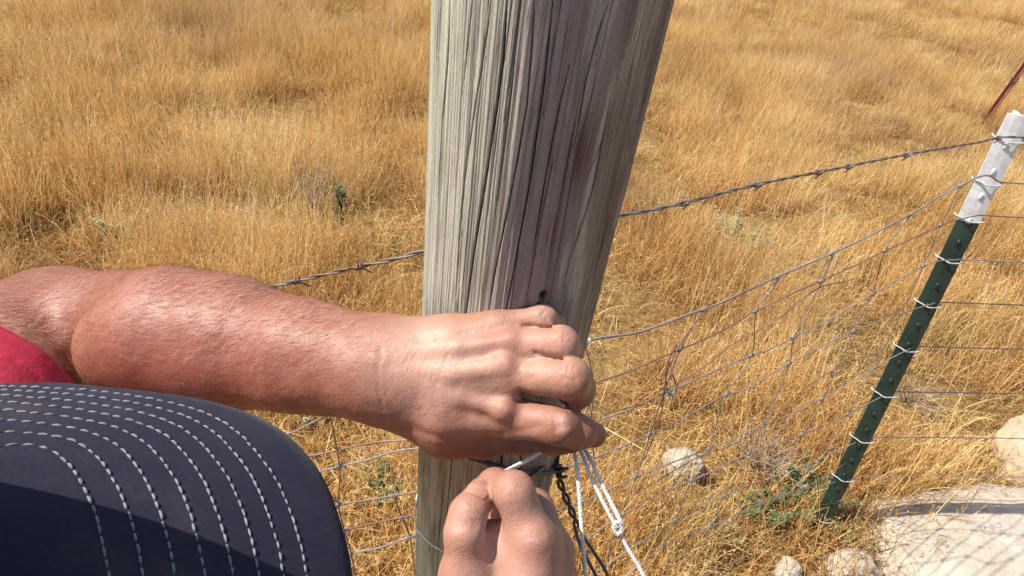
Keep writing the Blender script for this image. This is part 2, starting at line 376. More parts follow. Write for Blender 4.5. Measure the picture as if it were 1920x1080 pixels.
    rad -= np.minimum(dis * .8, 0.005)
    # the small knot low on the face and the ragged scar above it
    for (kx, ky, kr, dep) in ((1018, 553, .0027, .003), (1009, 567, .0016, .001)):
        a0, z0, _ = post_hit(kx, ky); d = np.hypot(((T - a0 + np.pi) % (2 * np.pi) - np.pi) * PR, (S - z0) * 0.8)
        g = np.exp(-(d / kr) ** 4); rad -= dep * g; crack = np.maximum(crack, g * 0.95)
        rad += 0.0014 * np.exp(-((d - 2.0 * kr) / kr) ** 2); stain = np.maximum(stain, 0.5 * np.exp(-(d / (2.2 * kr)) ** 2))
    for (kx, ky, ax, az_, am) in ((1085, 300, .013, .030, .75), (1190, 250, .008, .10, .8), (1160, 360, .008, .08, .8), (1035, 440, .006, .02, .35), (1225, 60, .008, .03, .7)):
        a0, z0, _ = post_hit(kx, ky); d2 = (((T - a0 + np.pi) % (2 * np.pi) - np.pi) * PR / ax) ** 2 + ((S - z0) / az_) ** 2
        streak = np.clip(vnoise(rid * [2.4, 2.4, 3.0], 1.0, 31) * 1.3 + 0.6, 0, 1)
        g = np.exp(-d2) * streak; stain = np.maximum(stain, am * g); rad -= 0.002 * g
    P = PB + AX * S[..., None] + rad[..., None] * (np.sin(T)[..., None] * E1 + np.cos(T)[..., None] * E2)
    n, k = S.shape; V = P.reshape(-1, 3)
    idx = np.arange(n * k).reshape(n, k); A = idx[:-1]; B = idx[1:]
    Fc = np.stack([A, np.roll(A, -1, 1), np.roll(B, -1, 1), B], -1).reshape(-1, 4)
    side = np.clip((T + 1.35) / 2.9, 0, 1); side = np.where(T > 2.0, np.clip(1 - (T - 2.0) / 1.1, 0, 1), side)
    root = empty('wooden_post', tuple(PB + AX * s_bot * 1.0), 'thick round weathered grey wooden post with long drying cracks, gripped by the hand', 'post')
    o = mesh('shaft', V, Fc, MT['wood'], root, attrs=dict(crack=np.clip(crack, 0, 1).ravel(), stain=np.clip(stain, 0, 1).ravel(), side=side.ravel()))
    uvl = o.data.uv_layers.new(name='UVMap')
    li = np.empty(len(o.data.loops), np.int32); o.data.loops.foreach_get('vertex_index', li)
    u = (TT * PR).ravel()[li]; v = S.ravel()[li]
    u4 = u.reshape(-1, 4); jump = (u4.max(1) - u4.min(1)) > 0.2; u4[jump] = np.where(u4[jump] < 0, u4[jump] + 2 * np.pi * PR, u4[jump])
    uvl.data.foreach_set('uv', np.stack([u4.ravel(), v], 1).astype(np.float32).ravel())
    mb = MB(); ring = P[-1][::10]; c = PB + AX * s_top                                 # sawn top
    rr = [ring * f + c * (1 - f) + AX * 0.003 * (1 - f) for f in (1, .7, .4)]
    nn = len(ring); Vt = np.vstack(rr + [c[None] + AX * 0.003]); Ft = [[i * nn + j, i * nn + (j + 1) % nn, (i + 1) * nn + (j + 1) % nn, (i + 1) * nn + j] for i in range(2) for j in range(nn)] + [[2 * nn + j, 2 * nn + (j + 1) % nn, 3 * nn] for j in range(nn)]
    mesh('sawn_top', Vt, Ft, MT['twig'], root)
build_post()

# ------------------------------------------------------------------ fence lines
TP = ground(1527, 1002); TDIR = None
def tp_axis():
    t = ray(1912, 215); dh = math.hypot(TP[0], TP[1]); top = ORG + t * (dh / math.hypot(t[0], t[1]))
    return TP, top
TB, TT_ = tp_axis(); TAX = (TT_ - TB) / np.linalg.norm(TT_ - TB)
Q0 = np.array([-0.035, 0.57, 0.0]); RD = np.array([TB[0] - 0.01, TB[1] + 0.012, 0]) - Q0; RD /= np.linalg.norm(RD)   # right run
LQ = np.array([0.0, 0.59, 0.0]); LD = np.array([-1.0, 0.10, 0]); LD /= np.linalg.norm(LD)                                # left run
XD = np.array([math.sin(math.radians(80)), math.cos(math.radians(80)), 0])                                             # beyond the steel post
Rp = lambda x, y: onplane(x, y, Q0, RD); Lp = lambda x, y: onplane(x, y, LQ, LD)
def beyond(P, y_end, ln=2.6):
    E = P + XD * ln; E[2] = P[2] + y_end; return E
def run_on(P): return [P + XD * .12, P + XD * .45, P + XD * 1.2, beyond(P, -.02)]

def barbed():
    root = empty('barbed_wire', tuple(Rp(1895, 258)), 'two-strand barbed wire running along the top of the fence behind the wooden post', 'barbed wire')
    pr = [Rp(1100, 417), Rp(1155, 406), Rp(1260, 386), Rp(1420, 346), Rp(1560, 318), Rp(1700, 290), Rp(1830, 268), Rp(1893, 257)]
    pl = [Lp(420, 556), Lp(520, 535), Lp(590, 519), Lp(672, 500), Lp(735, 487), Lp(800, 469), Lp(850, 456)]
    left_far = [Lp(-700, 880), Lp(-250, 745), Lp(0, 672), Lp(220, 612)]
    back = []
    path = spline(left_far + pl + back + pr + run_on(Rp(1893, 257)), 10)
    path = resample(path, 0.004); L = 0.004 * len(path)
    for ph in (0, np.pi):
        mb = MB(); mb.helix(path, 0.00125, 0.00125, L / 0.062, ph, 6); mb.build('strand', MT['old'], root)
    T, N, B = frames(path)
    xs, ys, zs = to_px(path)
    marks = [(672, 500), (1285, 380), (1420, 346), (1535, 322), (1592, 311), (1700, 290), (1872, 262), (560, 526)]
    for (mx, my) in marks:
        i = int(np.argmin((xs - mx) ** 2 + (ys - my) ** 2 + 1e6 * (zs < 0.1)))
        mb = MB(); c, t, n, b = path[i], T[i], N[i], B[i]; a = np.linspace(0, 4.4 * np.pi, 40)
        coil = c + t * (a / a[-1] - .5)[:, None] * 0.009 + 0.0034 * (np.cos(a)[:, None] * n + np.sin(a)[:, None] * b)
        e0 = coil[0] - t * 0.002 + n * 0.008 - b * 0.006; e1 = coil[-1] + t * 0.002 - n * 0.007 + b * 0.009
        mb.tube(np.vstack([e0, coil, e1]), 0.00105, 6); mb.build('barb', MT['old'], root)
barbed()

def kink(path, amp, seed):
    P = np.array(path); s = np.arange(len(P)) * 0.01
    a = vnoise(np.stack([s * 9, s * 0 + seed, s * 0], -1), 1.0, 41); b = vnoise(np.stack([s * 22, s * 0 + seed, s * 0], -1), 1.0, 42)
    P[:, 2] += amp * (a + 0.4 * b); P[:, :2] += (amp * vnoise(np.stack([s * 7, s * 0 + seed, s * 0 + 5], -1), 1.0, 43))[:, None] * np.array([-RD[1], RD[0]])
    return P
def woven():
    root = empty('woven_wire_fence', (float(TB[0]), float(TB[1]), 0.0), 'sagging woven wire mesh stretched from the wooden post past the steel post', 'wire fence')
    lines = [[(1096, 641), (1200, 621), (1317, 580), (1373, 557), (1461, 520), (1561, 474), (1706, 401), (1748, 374), (1799, 348), (1850, 328), (1877, 340)],
             [(1112, 720), (1184, 694), (1276, 654), (1348, 621), (1417, 582), (1539, 527), (1659, 472), (1763, 423), (1836, 405)],
             [(1108, 794), (1183, 768), (1247, 737), (1294, 717), (1358, 686), (1406, 667), (1461, 647), (1595, 576), (1731, 500), (1798, 485)],
             [(1115, 862), (1200, 822), (1286, 780), (1358, 742), (1400, 728), (1478, 682), (1600, 620), (1757, 567)],
             [(1105, 938), (1209, 890), (1330, 842), (1420, 800), (1512, 765), (1640, 690), (1712, 650)],
             [(1100, 1010), (1180, 958), (1300, 898), (1406, 850), (1540, 800), (1672, 735)],
             [(1100, 1085), (1250, 985), (1358, 931), (1500, 875), (1632, 820)],
             [(1120, 1130), (1238, 1030), (1348, 979), (1470, 930), (1594, 895)],
             [(1180, 1180), (1300, 1090), (1430, 1030), (1550, 970)]]
    R = []
    for i, L in enumerate(lines):
        P = resample(spline([Rp(x, y) for x, y in L], 8), 0.01); P = kink(P, 0.0022, i * 3.3)
        P2 = np.vstack([P, resample(spline([P[-1], P[-1] + XD * 0.4 + [0, 0, .004], P[-1] + XD * 1.2, beyond(P[-1], 0.01 * i)], 6), 0.02)[1:]])
        pc = PB + AX * ((P[0][2] - PB[2]) / AX[2]); nf_ = np.array([-RD[1], RD[0], 0]); e0 = pc + nf_ * PR * .93 + RD * PR * .30
        P2 = np.vstack([resample([e0, e0 * .5 + P[0] * .5 + nf_ * .004, P[0]], .01)[:-1], P2])
        mb = MB(); mb.tube(P2, 0.0013 if i else 0.0018, 6); mb.build('line_wire', MT['galv'] if i != 1 else MT['rusty'], root); R.append(P)
    # stays: each one a run of short kinked pieces between neighbouring line wires
    px = [to_px(P) for P in R]
    def near(i, x):
        j = int(np.argmin(np.abs(px[i][0] - x))); return R[i][j]
    knots = []
    stays = [[1317, 1270, 1247, 1222, 1190, 1160, 1135], [1461, 1417, 1406, 1362, 1330, 1300, 1270, 1240], [1561, 1539, 1490, 1478, 1430, 1406, 1358, 1330],
             [1706, 1659, 1640, 1600, 1540, 1500, 1440], [1799, 1763, 1731, 1690, 1640, 1590, 1540, 1480]]
    for st in stays:
        P = [near(i, x) for i, x in enumerate(st) if i < len(R)]
        knots += P
        pp = spline(P, 7); pp = kink(pp, 0.003, st[0]); mb = MB(); mb.tube(pp, 0.0011, 5); mb.build('stay_wire', MT['galv'], root)
    mb = MB(); P = [near(0, 1097) + [0, 0, .001], near(1, 1100), near(2, 1098), near(3, 1100)]; mb.tube(spline(P, 6), 0.0011, 5); mb.build('stay_wire', MT['galv'], root)
    # run left of the wooden post
    LL = [[(400, 850), (535, 815), (580, 795), (622, 776), (665, 764), (740, 748), (800, 738)],
          [(480, 920), (600, 884), (645, 872), (690, 862), (740, 846), (795, 838)],
          [(500, 958), (600, 950), (645, 942), (700, 935), (780, 922), (800, 918)],
          [(560, 1020), (640, 995), (690, 982), (760, 968), (800, 960)],
          [(560, 1070), (660, 1038), (710, 1028), (780, 1004), (800, 998)], [(560, 1150), (660, 1115), (800, 1080)]]
    RR = []
    for i, L in enumerate(LL):
        P = resample(spline([Lp(x, y) for x, y in L], 8), 0.01); P = kink(P, 0.0012, i * 5.1 + 50)
        E0 = P[0] + LD * 1.2 + [0, 0, 0]
        P2 = np.vstack([resample([E0, P[0]], 0.05)[:-1], P, [P[-1] + [0.03, 0.02, 0]]]); mb = MB(); mb.tube(P2, 0.0014, 6)
        mb.build('line_wire', MT['galv'] if i != 3 else MT['rusty'], root); RR.append(P)
    redl = resample(spline([Lp(500, 862), Lp(580, 855), Lp(650, 840), Lp(715, 828), Lp(795, 824)], 8), 0.01); mb = MB(); mb.tube(redl, 0.0014, 6); tag(mb.build('line_wire', MT['rusty'], root), 'rust red wire crossing between two grey line wires')
    pl = [to_px(P) for P in RR]; nl = lambda i, x: RR[i][int(np.argmin(np.abs(pl[i][0] - x)))]
    for st in ([622, 638, 632, 648, 661, 672], [705, 722, 738, 752, 765, 775]):
        P = [nl(i, x) for i, x in enumerate(st)]
        if st[0] == 705: P = [nl(i, st[i]) for i in (2, 3, 4, 5)]
        P = [P[0] + (P[0] - P[1]) * .25] + P if st[0] == 622 else P
        mb = MB(); mb.tube(kink(spline(P, 7), 0.0015, st[1]), 0.0012, 5); mb.build('stay_wire', MT['rusty'], root); knots += P
    # knots: tight coils where a stay wraps a line wire
    proto = None
    for c in knots[:90]:
        if proto is None:
            mb = MB(); a = np.linspace(0, 7 * np.pi, 46); D = RD
            n = np.array([-RD[1], RD[0], 0]); b = np.array([0, 0, 1.0])
            mb.tube((a / a[-1] - .5)[:, None] * 0.011 * D + 0.0026 * (np.cos(a)[:, None] * n + np.sin(a)[:, None] * b), 0.0010, 5)
            me = bpy.data.meshes.new('knot'); V = np.vstack(mb.V); me.from_pydata([tuple(v) for v in V], [], mb.F); me.update()
            me.polygons.foreach_set('use_smooth', [True] * len(me.polygons)); me.materials.append(MT['galv']); proto = bpy.data.objects.new('knot', me); o = proto
        else: o = proto.copy()
        o.location = Vector(c) - Vector(root.location); o.rotation_euler = (0, random.uniform(-.4, .2), 0); o.parent = root; SC.collection.objects.link(o)
    for L in ([(1120, 775), (1200, 752), (1290, 700), (1370, 640), (1450, 600), (1530, 540), (1600, 520)], [(1180, 930), (1290, 860), (1380, 825), (1460, 760), (1540, 700), (1640, 655)],
              [(1285, 612), (1262, 650), (1240, 700), (1228, 780), (1200, 860)], [(1240, 1060), (1330, 1000), (1420, 940), (1520, 905), (1600, 860)]):
        mb = MB(); mb.tube(kink(resample(spline([Rp(x, y) + [.006, .0, 0] for x, y in L], 6), .01), .004, L[0][0] * .7), .0010, 5); mb.build('loose_wire', MT['rusty'], root)
    # bright new wrap that ends the top line wire beside the wooden post
    c = Rp(1097, 641); mb = MB(); a = np.linspace(0, 9 * np.pi, 60); n = np.array([-RD[1], RD[0], 0]); b = np.array([0, 0, 1.0])
    mb.tube(c + (a / a[-1] - .5)[:, None] * 0.012 * RD + 0.0034 * (np.cos(a)[:, None] * n + np.sin(a)[:, None] * b), 0.0011, 6)
    mb.build('end_wrap', MT['galv_new'], root)
    # loose hooked wire with a shiny end caught on the mesh
    mb = MB(); P = [Rp(1272, 640), Rp(1254, 676), Rp(1248, 705), Rp(1252, 735), Rp(1262, 742), Rp(1268, 725), Rp(1260, 700)]; mb.tube(spline(P, 6), 0.0013, 6)
    mb.build('hook_wire', MT['galv'], root)
    mb = MB(); c = Rp(1256, 738); a = np.linspace(0, 2 * np.pi, 14); mb.tube(c + 0.0035 * np.stack([np.cos(a), 0 * a, np.sin(a)], 1), 0.0024, 6); mb.build('clip_end', MT['galv_new'], root)
woven()

# ------------------------------------------------------------------ steel T post
def steel_post():
    root = empty('steel_fence_post', tuple(TB), 'dark green steel fence post with a white painted tip and wire clips', 'steel post')
    fn = np.array([math.sin(math.radians(196)), math.cos(math.radians(196)), 0]); fn -= TAX * (fn @ TAX); fn /= np.linalg.norm(fn); sd_ = np.cross(TAX, fn)
    if sd_ @ CR[:, 0] < 0: sd_ = -sd_
    Lg = np.linalg.norm(TT_ - TB)
    sec = [(-.0185, .0005), (-.0185, .004), (-.006, .0058), (.006, .0058), (.0185, .004), (.0185, .0005), (.0045, 0), (.0028, -.004), (.0028, -.030), (-.0028, -.030), (-.0028, -.004), (-.0045, 0)]
    def part(s0, s1, grow=0.0):
        mb = MB(); ss = np.linspace(s0, s1, 40); k = len(sec); V = []
        for s_ in ss:
            for x, y in sec: V.append(TB + TAX * s_ + sd_ * x * 1.12 * (1 + grow) + fn * (y * 1.15 * (1 + grow)))
        Fc = [[i * k + j, i * k + (j + 1) % k, (i + 1) * k + (j + 1) % k, (i + 1) * k + j] for i in range(len(ss) - 1) for j in range(k)]
        Fc += [[5, 4, 3, 2, 1, 0], [6, 5, 0, 11], [6, 11, 10, 7], [7, 10, 9, 8]]; o_ = (len(ss) - 1) * k
        Fc += [[o_ + j for j in f[::-1]] for f in ([5, 4, 3, 2, 1, 0], [6, 5, 0, 11], [6, 11, 10, 7], [7, 10, 9, 8])]
        mb.add(V, Fc); return mb
    def s_at(px, py):
        best = None
        for s_ in np.linspace(0, Lg, 900):
            x, y, _ = to_px(TB + TAX * s_); d = abs(y - py)
            if best is None or d < best[0]: best = (d, s_)
        return best[1]
    sw = s_at(0, 413)
    part(-0.1, sw).build('green_shaft', MT['green'], root, smooth=False)
    part(sw - 0.0005, Lg, 0.03).build('white_tip', MT['white'], root, smooth=False)
    sp = 0.0535
    n = int(Lg / sp)
    for i in range(n):
        s_ = 0.03 + i * sp; mb = MB(); c = TB + TAX * s_ + fn * 0.0055
        # tapered stud nub
        V = []
        for (w, h, z) in ((.0042, .0080, 0), (.0034, .0066, .003), (.0022, .0045, .0045)):
            V += [c + sd_ * a * w + TAX * b * h + fn * z for a, b in ((-1, -.7), (-.6, -1), (.6, -1), (1, -.7), (1, .7), (.6, 1), (-.6, 1), (-1, .7))]
        Fc = [[r_ * 8 + j, r_ * 8 + (j + 1) % 8, (r_ + 1) * 8 + (j + 1) % 8, (r_ + 1) * 8 + j] for r_ in range(2) for j in range(8)] + [[16 + j for j in range(8)]]
        mb.add(V, Fc); mb.build('stud', MT['white'] if s_ > sw else MT['darkgreen'], root)
    for (x, y) in ((1893, 262), (1874, 342), (1838, 410), (1800, 487), (1760, 569), (1716, 652), (1676, 737), (1634, 822), (1598, 895), (1552, 972)):
        s_ = s_at(x, y); c = TB + TAX * s_
        P = [c - sd_ * .028 - fn * .004 + TAX * .006, c - sd_ * .0265 + fn * .004 + TAX * .004, c - sd_ * .012 + fn * .0092 + TAX * .001, c + fn * .0135 - TAX * .002,
             c + sd_ * .012 + fn * .0095 - TAX * .002, c + sd_ * .0265 + fn * .004, c + sd_ * .028 - fn * .005 + TAX * .002, c + sd_ * .019 - fn * .010 + TAX * .005]
        mb = MB(); mb.tube(spline(P, 5), 0.0016, 6); mb.build('wire_clip', MT['galv_new'], root)
steel_post()
def rusty_stake():
    b = ground(1838, 240); t = b + np.array([0.20, -0.02, 1.15]); root = empty('rusty_steel_stake', tuple(b), 'rusty brown steel stake leaning in the field beyond the fence', 'stake')
    ax = (t - b) / np.linalg.norm(t - b); s1 = np.cross(ax, [0, 1, 0]); s1 /= np.linalg.norm(s1); s2 = np.cross(ax, s1)
    sec = [(0, 0), (.034, 0), (.034, .006), (.006, .006), (.006, .034), (0, .034)]; mb = MB(); V = []
    for s_ in np.linspace(-.1, 1.17, 20):
        V += [b + ax * s_ + s1 * x + s2 * y for x, y in sec]
    Fc = [[i * 6 + j, i * 6 + (j + 1) % 6, (i + 1) * 6 + (j + 1) % 6, (i + 1) * 6 + j] for i in range(19) for j in range(6)]; o_ = 19 * 6
    Fc += [[o_, o_ + 1, o_ + 2, o_ + 3], [o_, o_ + 3, o_ + 4, o_ + 5]]
    mb.add(V, Fc); mb.build('angle_bar', MT['rust'], root, smooth=False)
    c = b + ax * 0.42; mb = MB(); a = np.linspace(0, 5 * np.pi, 40); mb.tube(c + ax * (a / a[-1])[:, None] * .05 + (.030 * np.cos(a))[:, None] * s1 + (.030 * np.sin(a))[:, None] * s2 + (s1 + s2) * .015, .003, 5)
    mb.build('wire_wrap', MT['dark'], root)
rusty_stake()

# ------------------------------------------------------------------ implicit body
def cone_sdf(P, a, b, ra, rb):
    ab = b - a; L2 = ab @ ab + 1e-12; t = np.clip(((P - a) @ ab) / L2, 0, 1)
    d = P - a - t[:, None] * ab; return np.sqrt((d * d).sum(1)) - (ra + (rb - ra) * t)
def smin(a, b, k):
    h = np.clip(0.5 + 0.5 * (b - a) / k, 0, 1); return b + (a - b) * h - k * h * (1 - h)
def chain_sdf(P, ch, k=0.006):
    d = None
    for (p, r), (q, s_) in zip(ch[:-1], ch[1:]):
        e = cone_sdf(P, p, q, r, s_); d = e if d is None else smin(d, e, k)
    return d
def surface_nets(f, lo, hi, h):
    n = np.ceil((hi - lo) / h).astype(int) + 1
    st = 8; nb = np.ceil(n / st).astype(int); n = nb * st + 1
    bc = np.stack(np.meshgrid(*[np.arange(k) for k in nb], indexing='ij'), -1).reshape(-1, 3)
    cen = lo + (bc * st + st / 2) * h; dc = f(cen)
    act = np.abs(dc) < st * h * 0.5 * 1.7321 * 1.25 + 0.004
    vol = np.full(n, 1.0, np.float32)
    ins = bc[(~act) & (dc < 0)]
    for b in ins: vol[b[0] * st:b[0] * st + st + 1, b[1] * st:b[1] * st + st + 1, b[2] * st:b[2] * st + st + 1] = -1.0
    loc = np.stack(np.meshgrid(*[np.arange(st + 1)] * 3, indexing='ij'), -1).reshape(-1, 3)
    ab = bc[act]
    for c0 in range(0, len(ab), 400):
        idx = (ab[c0:c0 + 400, None] * st + loc[None]).reshape(-1, 3); v = f(lo + idx * h); vol[idx[:, 0], idx[:, 1], idx[:, 2]] = v
    s_ = vol < 0; cx, cy, cz = [k - 1 for k in n]
    corner = [s_[dx:dx + cx, dy:dy + cy, dz:dz + cz] for dx in (0, 1) for dy in (0, 1) for dz in (0, 1)]
    cnt = sum(c.astype(np.int8) for c in corner); act_c = (cnt > 0) & (cnt < 8)
    ci = np.argwhere(act_c); vid = np.full((cx, cy, cz), -1, np.int64); vid[tuple(ci.T)] = np.arange(len(ci))
    acc = np.zeros((len(ci), 3)); num = np.zeros(len(ci))
    C = [(0, 0, 0), (1, 0, 0), (0, 1, 0), (1, 1, 0), (0, 0, 1), (1, 0, 1), (0, 1, 1), (1, 1, 1)]
    for a in range(8):
        for ax in range(3):
            if C[a][ax] == 0:
                p = np.array(C[a]); q = p.copy(); q[ax] = 1
                va = vol[tuple((ci + p).T)]; vb = vol[tuple((ci + q).T)]; m = (va < 0) != (vb < 0)
                t = np.where(m, va / np.where(m, va - vb, 1), 0); pt = p + t[:, None] * (q - p); acc += pt * m[:, None]; num += m
    V = lo + (ci + acc / num[:, None]) * h; Fs = []
    for ax in range(3):
        u, v = [(1, 2), (2, 0), (0, 1)][ax]
        sl0 = [slice(0, k) for k in n]; sl1 = [slice(0, k) for k in n]; sl0[ax] = slice(0, n[ax] - 1); sl1[ax] = slice(1, n[ax])
        a = s_[tuple(sl0)]; b = s_[tuple(sl1)]; e = np.argwhere(a != b); sg = a[tuple(e.T)]
        ok = (e[:, u] > 0) & (e[:, v] > 0) & (e[:, u] < n[u] - 1) & (e[:, v] < n[v] - 1); e = e[ok]; sg = sg[ok]
        du = np.zeros(3, int); du[u] = 1; dv = np.zeros(3, int); dv[v] = 1
        q = np.stack([vid[tuple(e.T)], vid[tuple((e - du).T)], vid[tuple((e - du - dv).T)], vid[tuple((e - dv).T)]], 1)
        q[~sg] = q[~sg][:, ::-1]; Fs.append(q)
    return V, np.vstack(Fs)

def J(x, y, d, r): return (U(x, y, d), r)
def K(x, y, z, r): return (C3(x, y, z), r)
LSH = C3(-.36, -.20, .36); RSH = C3(.0, -.33, .08); NECK = C3(-.20, -.285, .13)
# left arm and hand (the hand on the post)
armL = [(LSH, .058), J(20, 690, .565, .066), J(135, 630, .615, .060)]
foreL = [J(262, 648, .548, .0470), J(325, 630, .536, .0505), J(430, 643, .53, .0490), J(560, 666, .51, .0400), J(650, 682, .50, .0345), J(722, 692, .49, .0315)]
palmL = [[J(725, 722, .487, .024), J(835, 770, .478, .020), J(955, 782, .470, .0150)],
         [J(722, 700, .482, .025), J(840, 715, .470, .0190), J(948, 697, .464, .0160)],
         [J(722, 678, .484, .025), J(840, 668, .472, .0185), J(950, 648, .468, .0145)],
         [J(728, 655, .488, .022), J(840, 635, .480, .0165), J(935, 612, .478, .0125)],
         [J(740, 745, .495, .022), J(840, 805, .492, .0200), J(905, 820, .494, .0160)]]
fingL = [[J(955, 780, .470, .0150), J(1045, 795, .452, .0138), J(1084, 808, .462, .0116), J(1114, 814, .473, .0094)],
         [J(948, 705, .464, .0150), J(1068, 709, .446, .0138), J(1082, 732, .462, .0126), J(1072, 752, .482, .0110)],
         [J(950, 650, .468, .0140), J(1052, 645, .452, .0120), J(1062, 660, .474, .0112), J(1040, 680, .496, .0095)],
         [J(935, 612, .474, .0120), J(1016, 597, .466, .0098), J(1034, 606, .482, .0090), J(1030, 630, .502, .0082)],
         [J(905, 820, .494, .0150), J(975, 818, .500, .0125), J(1040, 822, .497, .0105), J(1070, 826, .490, .0090)]]
knuckL = [J(944, 684, .4515, .0075), J(946, 768, .4545, .0075), J(958, 640, .4565, .0060), J(942, 606, .467, .0055)]
tendL = [[J(760, 690, .462, .006), J(850, 700, .4530, .0046), J(945, 688, .4505, .006)], [J(760, 665, .463, .006), J(860, 652, .4555, .0042), J(955, 640, .4545, .005)],
         [J(780, 720, .465, .005), J(860, 742, .4570, .0044), J(945, 768, .4540, .005)], [J(770, 640, .470, .005), J(850, 625, .4645, .004), J(935, 606, .466, .0045)]]
def f_armL(P):
    ky_ = .004 + .020 * np.clip((612 - to_px(P)[1]) / 80, 0, 1)
    a = smin(smin(chain_sdf(P, armL, .01), cone_sdf(P, U(90, 600, .602), U(300, 598, .566), .045, .041), .02), chain_sdf(P, foreL, .02), ky_)
    pm = None
    for c in palmL: e = chain_sdf(P, c, .008); pm = e if pm is None else smin(pm, e, .012)
    for c in tendL: pm = smin(pm, chain_sdf(P, c, .004), .006)
    for (c, r) in knuckL: pm = smin(pm, np.sqrt(((P - c) ** 2).sum(1)) - r, .007)
    fi = None
    for c in fingL: e = chain_sdf(P, c, .005); fi = e if fi is None else smin(fi, e, .0012)
    d = smin(smin(a, pm, .022), fi, .006)
    near = np.abs(d) < .02
    if near.any():
        Q = P[near]; x, y, z = to_px(Q); dd = d[near]
        dd = dd - .0006 * vnoise(Q, 55, 61) - .0012 * vnoise(Q, 22, 62) - .00022 * vnoise(Q, 170, 66)
        def crease(L, amp, sg):
            e = np.full(len(Q), 1e9)
            for (x0, y0), (x1, y1) in zip(L[:-1], L[1:]):
                t = np.clip(((x - x0) * (x1 - x0) + (y - y0) * (y1 - y0)) / ((x1 - x0) ** 2 + (y1 - y0) ** 2), 0, 1)
                e = np.minimum(e, np.hypot(x - x0 - t * (x1 - x0), y - y0 - t * (y1 - y0)))
            return amp * np.exp(-(e / sg) ** 2)
        cr = crease([(714, 650), (709, 690), (711, 735), (718, 768)], .0008, 2.6) + crease([(726, 690), (722, 715), (727, 745)], .0005, 2.5)
        for k in range(9):
            x0 = 735 + k * 11; cr = cr + crease([(x0 + 18, 648 + 2 * k), (x0 + 4, 668 + 3 * k), (x0 - 5, 690 + 4 * k)], .00050, 2.4)
        cr = cr + crease([(982, 610), (990, 611), (1015, 614), (1042, 616)], .0020, 3.6) + crease([(1002, 661), (1010, 664), (1025, 668), (1055, 674)], .0026, 4.0) + crease([(975, 735), (1000, 745), (1030, 752), (1060, 762)], .005, 5)
        for (kx, ky, ang) in ((1050, 792, 1.35), (1060, 790, 1.35), (1040, 796, 1.35), (1066, 700, 1.5), (1076, 702, 1.5), (1056, 700, 1.5), (1057, 640, 1.5), (1046, 642, 1.5), (1093, 808, 1.3), (1016, 590, 1.4), (1024, 592, 1.4)):
            c_, s__ = math.cos(ang), math.sin(ang); cr = cr + crease([(kx - 13 * c_, ky - 13 * s__), (kx + 13 * c_, ky + 13 * s__)], .0011, 2.1)
        cr = cr + 0 * crease([(955, 768), (948, 778), (956, 790)], .0008, 3) + crease([(930, 668), (944, 676), (950, 690)], .0007, 3) + crease([(760, 800), (850, 828), (950, 812), (1010, 800)], .0010, 7)
        cr = cr
        d = d.copy(); d[near] = dd + np.minimum(cr, .006) * (z < .56)
    return d
# right hand below, pinching the string
armR = [(RSH, .058), K(.115, -.41, .20, .050), K(.118, -.43, .225, .046)]
foreR = [K(.118, -.43, .225, .046), K(.080, -.375, .28, .046), K(.035, -.300, .345, .036), J(962, 1330, .405, .030)]
palmR = [[J(955, 1330, .40, .024), J(975, 1180, .405, .021), J(998, 1022, .415, .0165)], [J(985, 1320, .415, .024), J(1020, 1180, .42, .020), J(1030, 1040, .432, .0160)],
         [J(1000, 1320, .43, .022), J(1035, 1200, .44, .018), J(1040, 1080, .452, .0145)], [J(1000, 1310, .445, .02), J(1030, 1210, .46, .016), J(1035, 1120, .472, .0125)],
         [J(925, 1290, .41, .022), J(890, 1180, .412, .021), J(872, 1085, .410, .0165)]]
fingR = [[J(872, 1085, .410, .0150), J(870, 1000, .405, .0118), J(878, 962, .410, .0112), J(898, 930, .420, .0098)],
         [J(1000, 1022, .415, .0148), J(963, 922, .412, .0120), J(928, 912, .436, .0104), J(904, 920, .448, .0090)],
         [J(1030, 1040, .432, .0150), J(1000, 955, .440, .0130), J(958, 965, .465, .0110), J(930, 985, .468, .0095)],
         [J(1040, 1080, .452, .0140), J(1020, 1005, .468, .0122), J(975, 1020, .486, .0100), J(950, 1045, .482, .0090)],
         [J(1035, 1120, .472, .0120), J(1025, 1060, .488, .0100), J(985, 1075, .500, .0088), J(960, 1095, .494, .0080)]]
webR = [J(882, 1060, .420, .014), J(922, 1018, .424, .0125), J(975, 1020, .425, .015)]
def f_armR(P):
    a = smin(chain_sdf(P, armR, .01), chain_sdf(P, foreR, .02), .012); pm = None
    for c in palmR: e = chain_sdf(P, c, .008); pm = e if pm is None else smin(pm, e, .012)
    pm = smin(pm, chain_sdf(P, webR, .01), .014); pm = smin(pm, np.sqrt(((P - U(1000, 1008, .404)) ** 2).sum(1)) - .008, .010)
    fi = None
    for c in fingR: e = chain_sdf(P, c, .005); fi = e if fi is None else smin(fi, e, .0012)
    d = smin(smin(a, pm, .022), fi, .006); near = np.abs(d) < .02
    if near.any():
        Q = P[near]; x, y, z = to_px(Q); dd = d[near] - .0005 * vnoise(Q, 60, 63) - .001 * vnoise(Q, 22, 64)
        cr = 0
        for (kx, ky, L_) in ((874, 985, 22), (872, 992, 22), (876, 978, 20), (960, 912, 16), (962, 921, 18), (960, 930, 14), (1004, 1000, 16), (1004, 1010, 18)):
            cr = cr + .0009 * np.exp(-(((y - ky - 0.1 * (x - kx)) / 2.3) ** 2)) * (np.abs(x - kx) < L_) * (z < .42)
        d = d.copy(); d[near] = dd + cr
    return d
CAPC = C3(-.134, -.083, .026)
UPH = CR @ np.array([.406, .906, -.122]); FWH = CR @ np.array([-.325, .268, .906]); FWH -= UPH * (FWH @ UPH); FWH /= np.linalg.norm(FWH); RTH = np.cross(FWH, UPH)
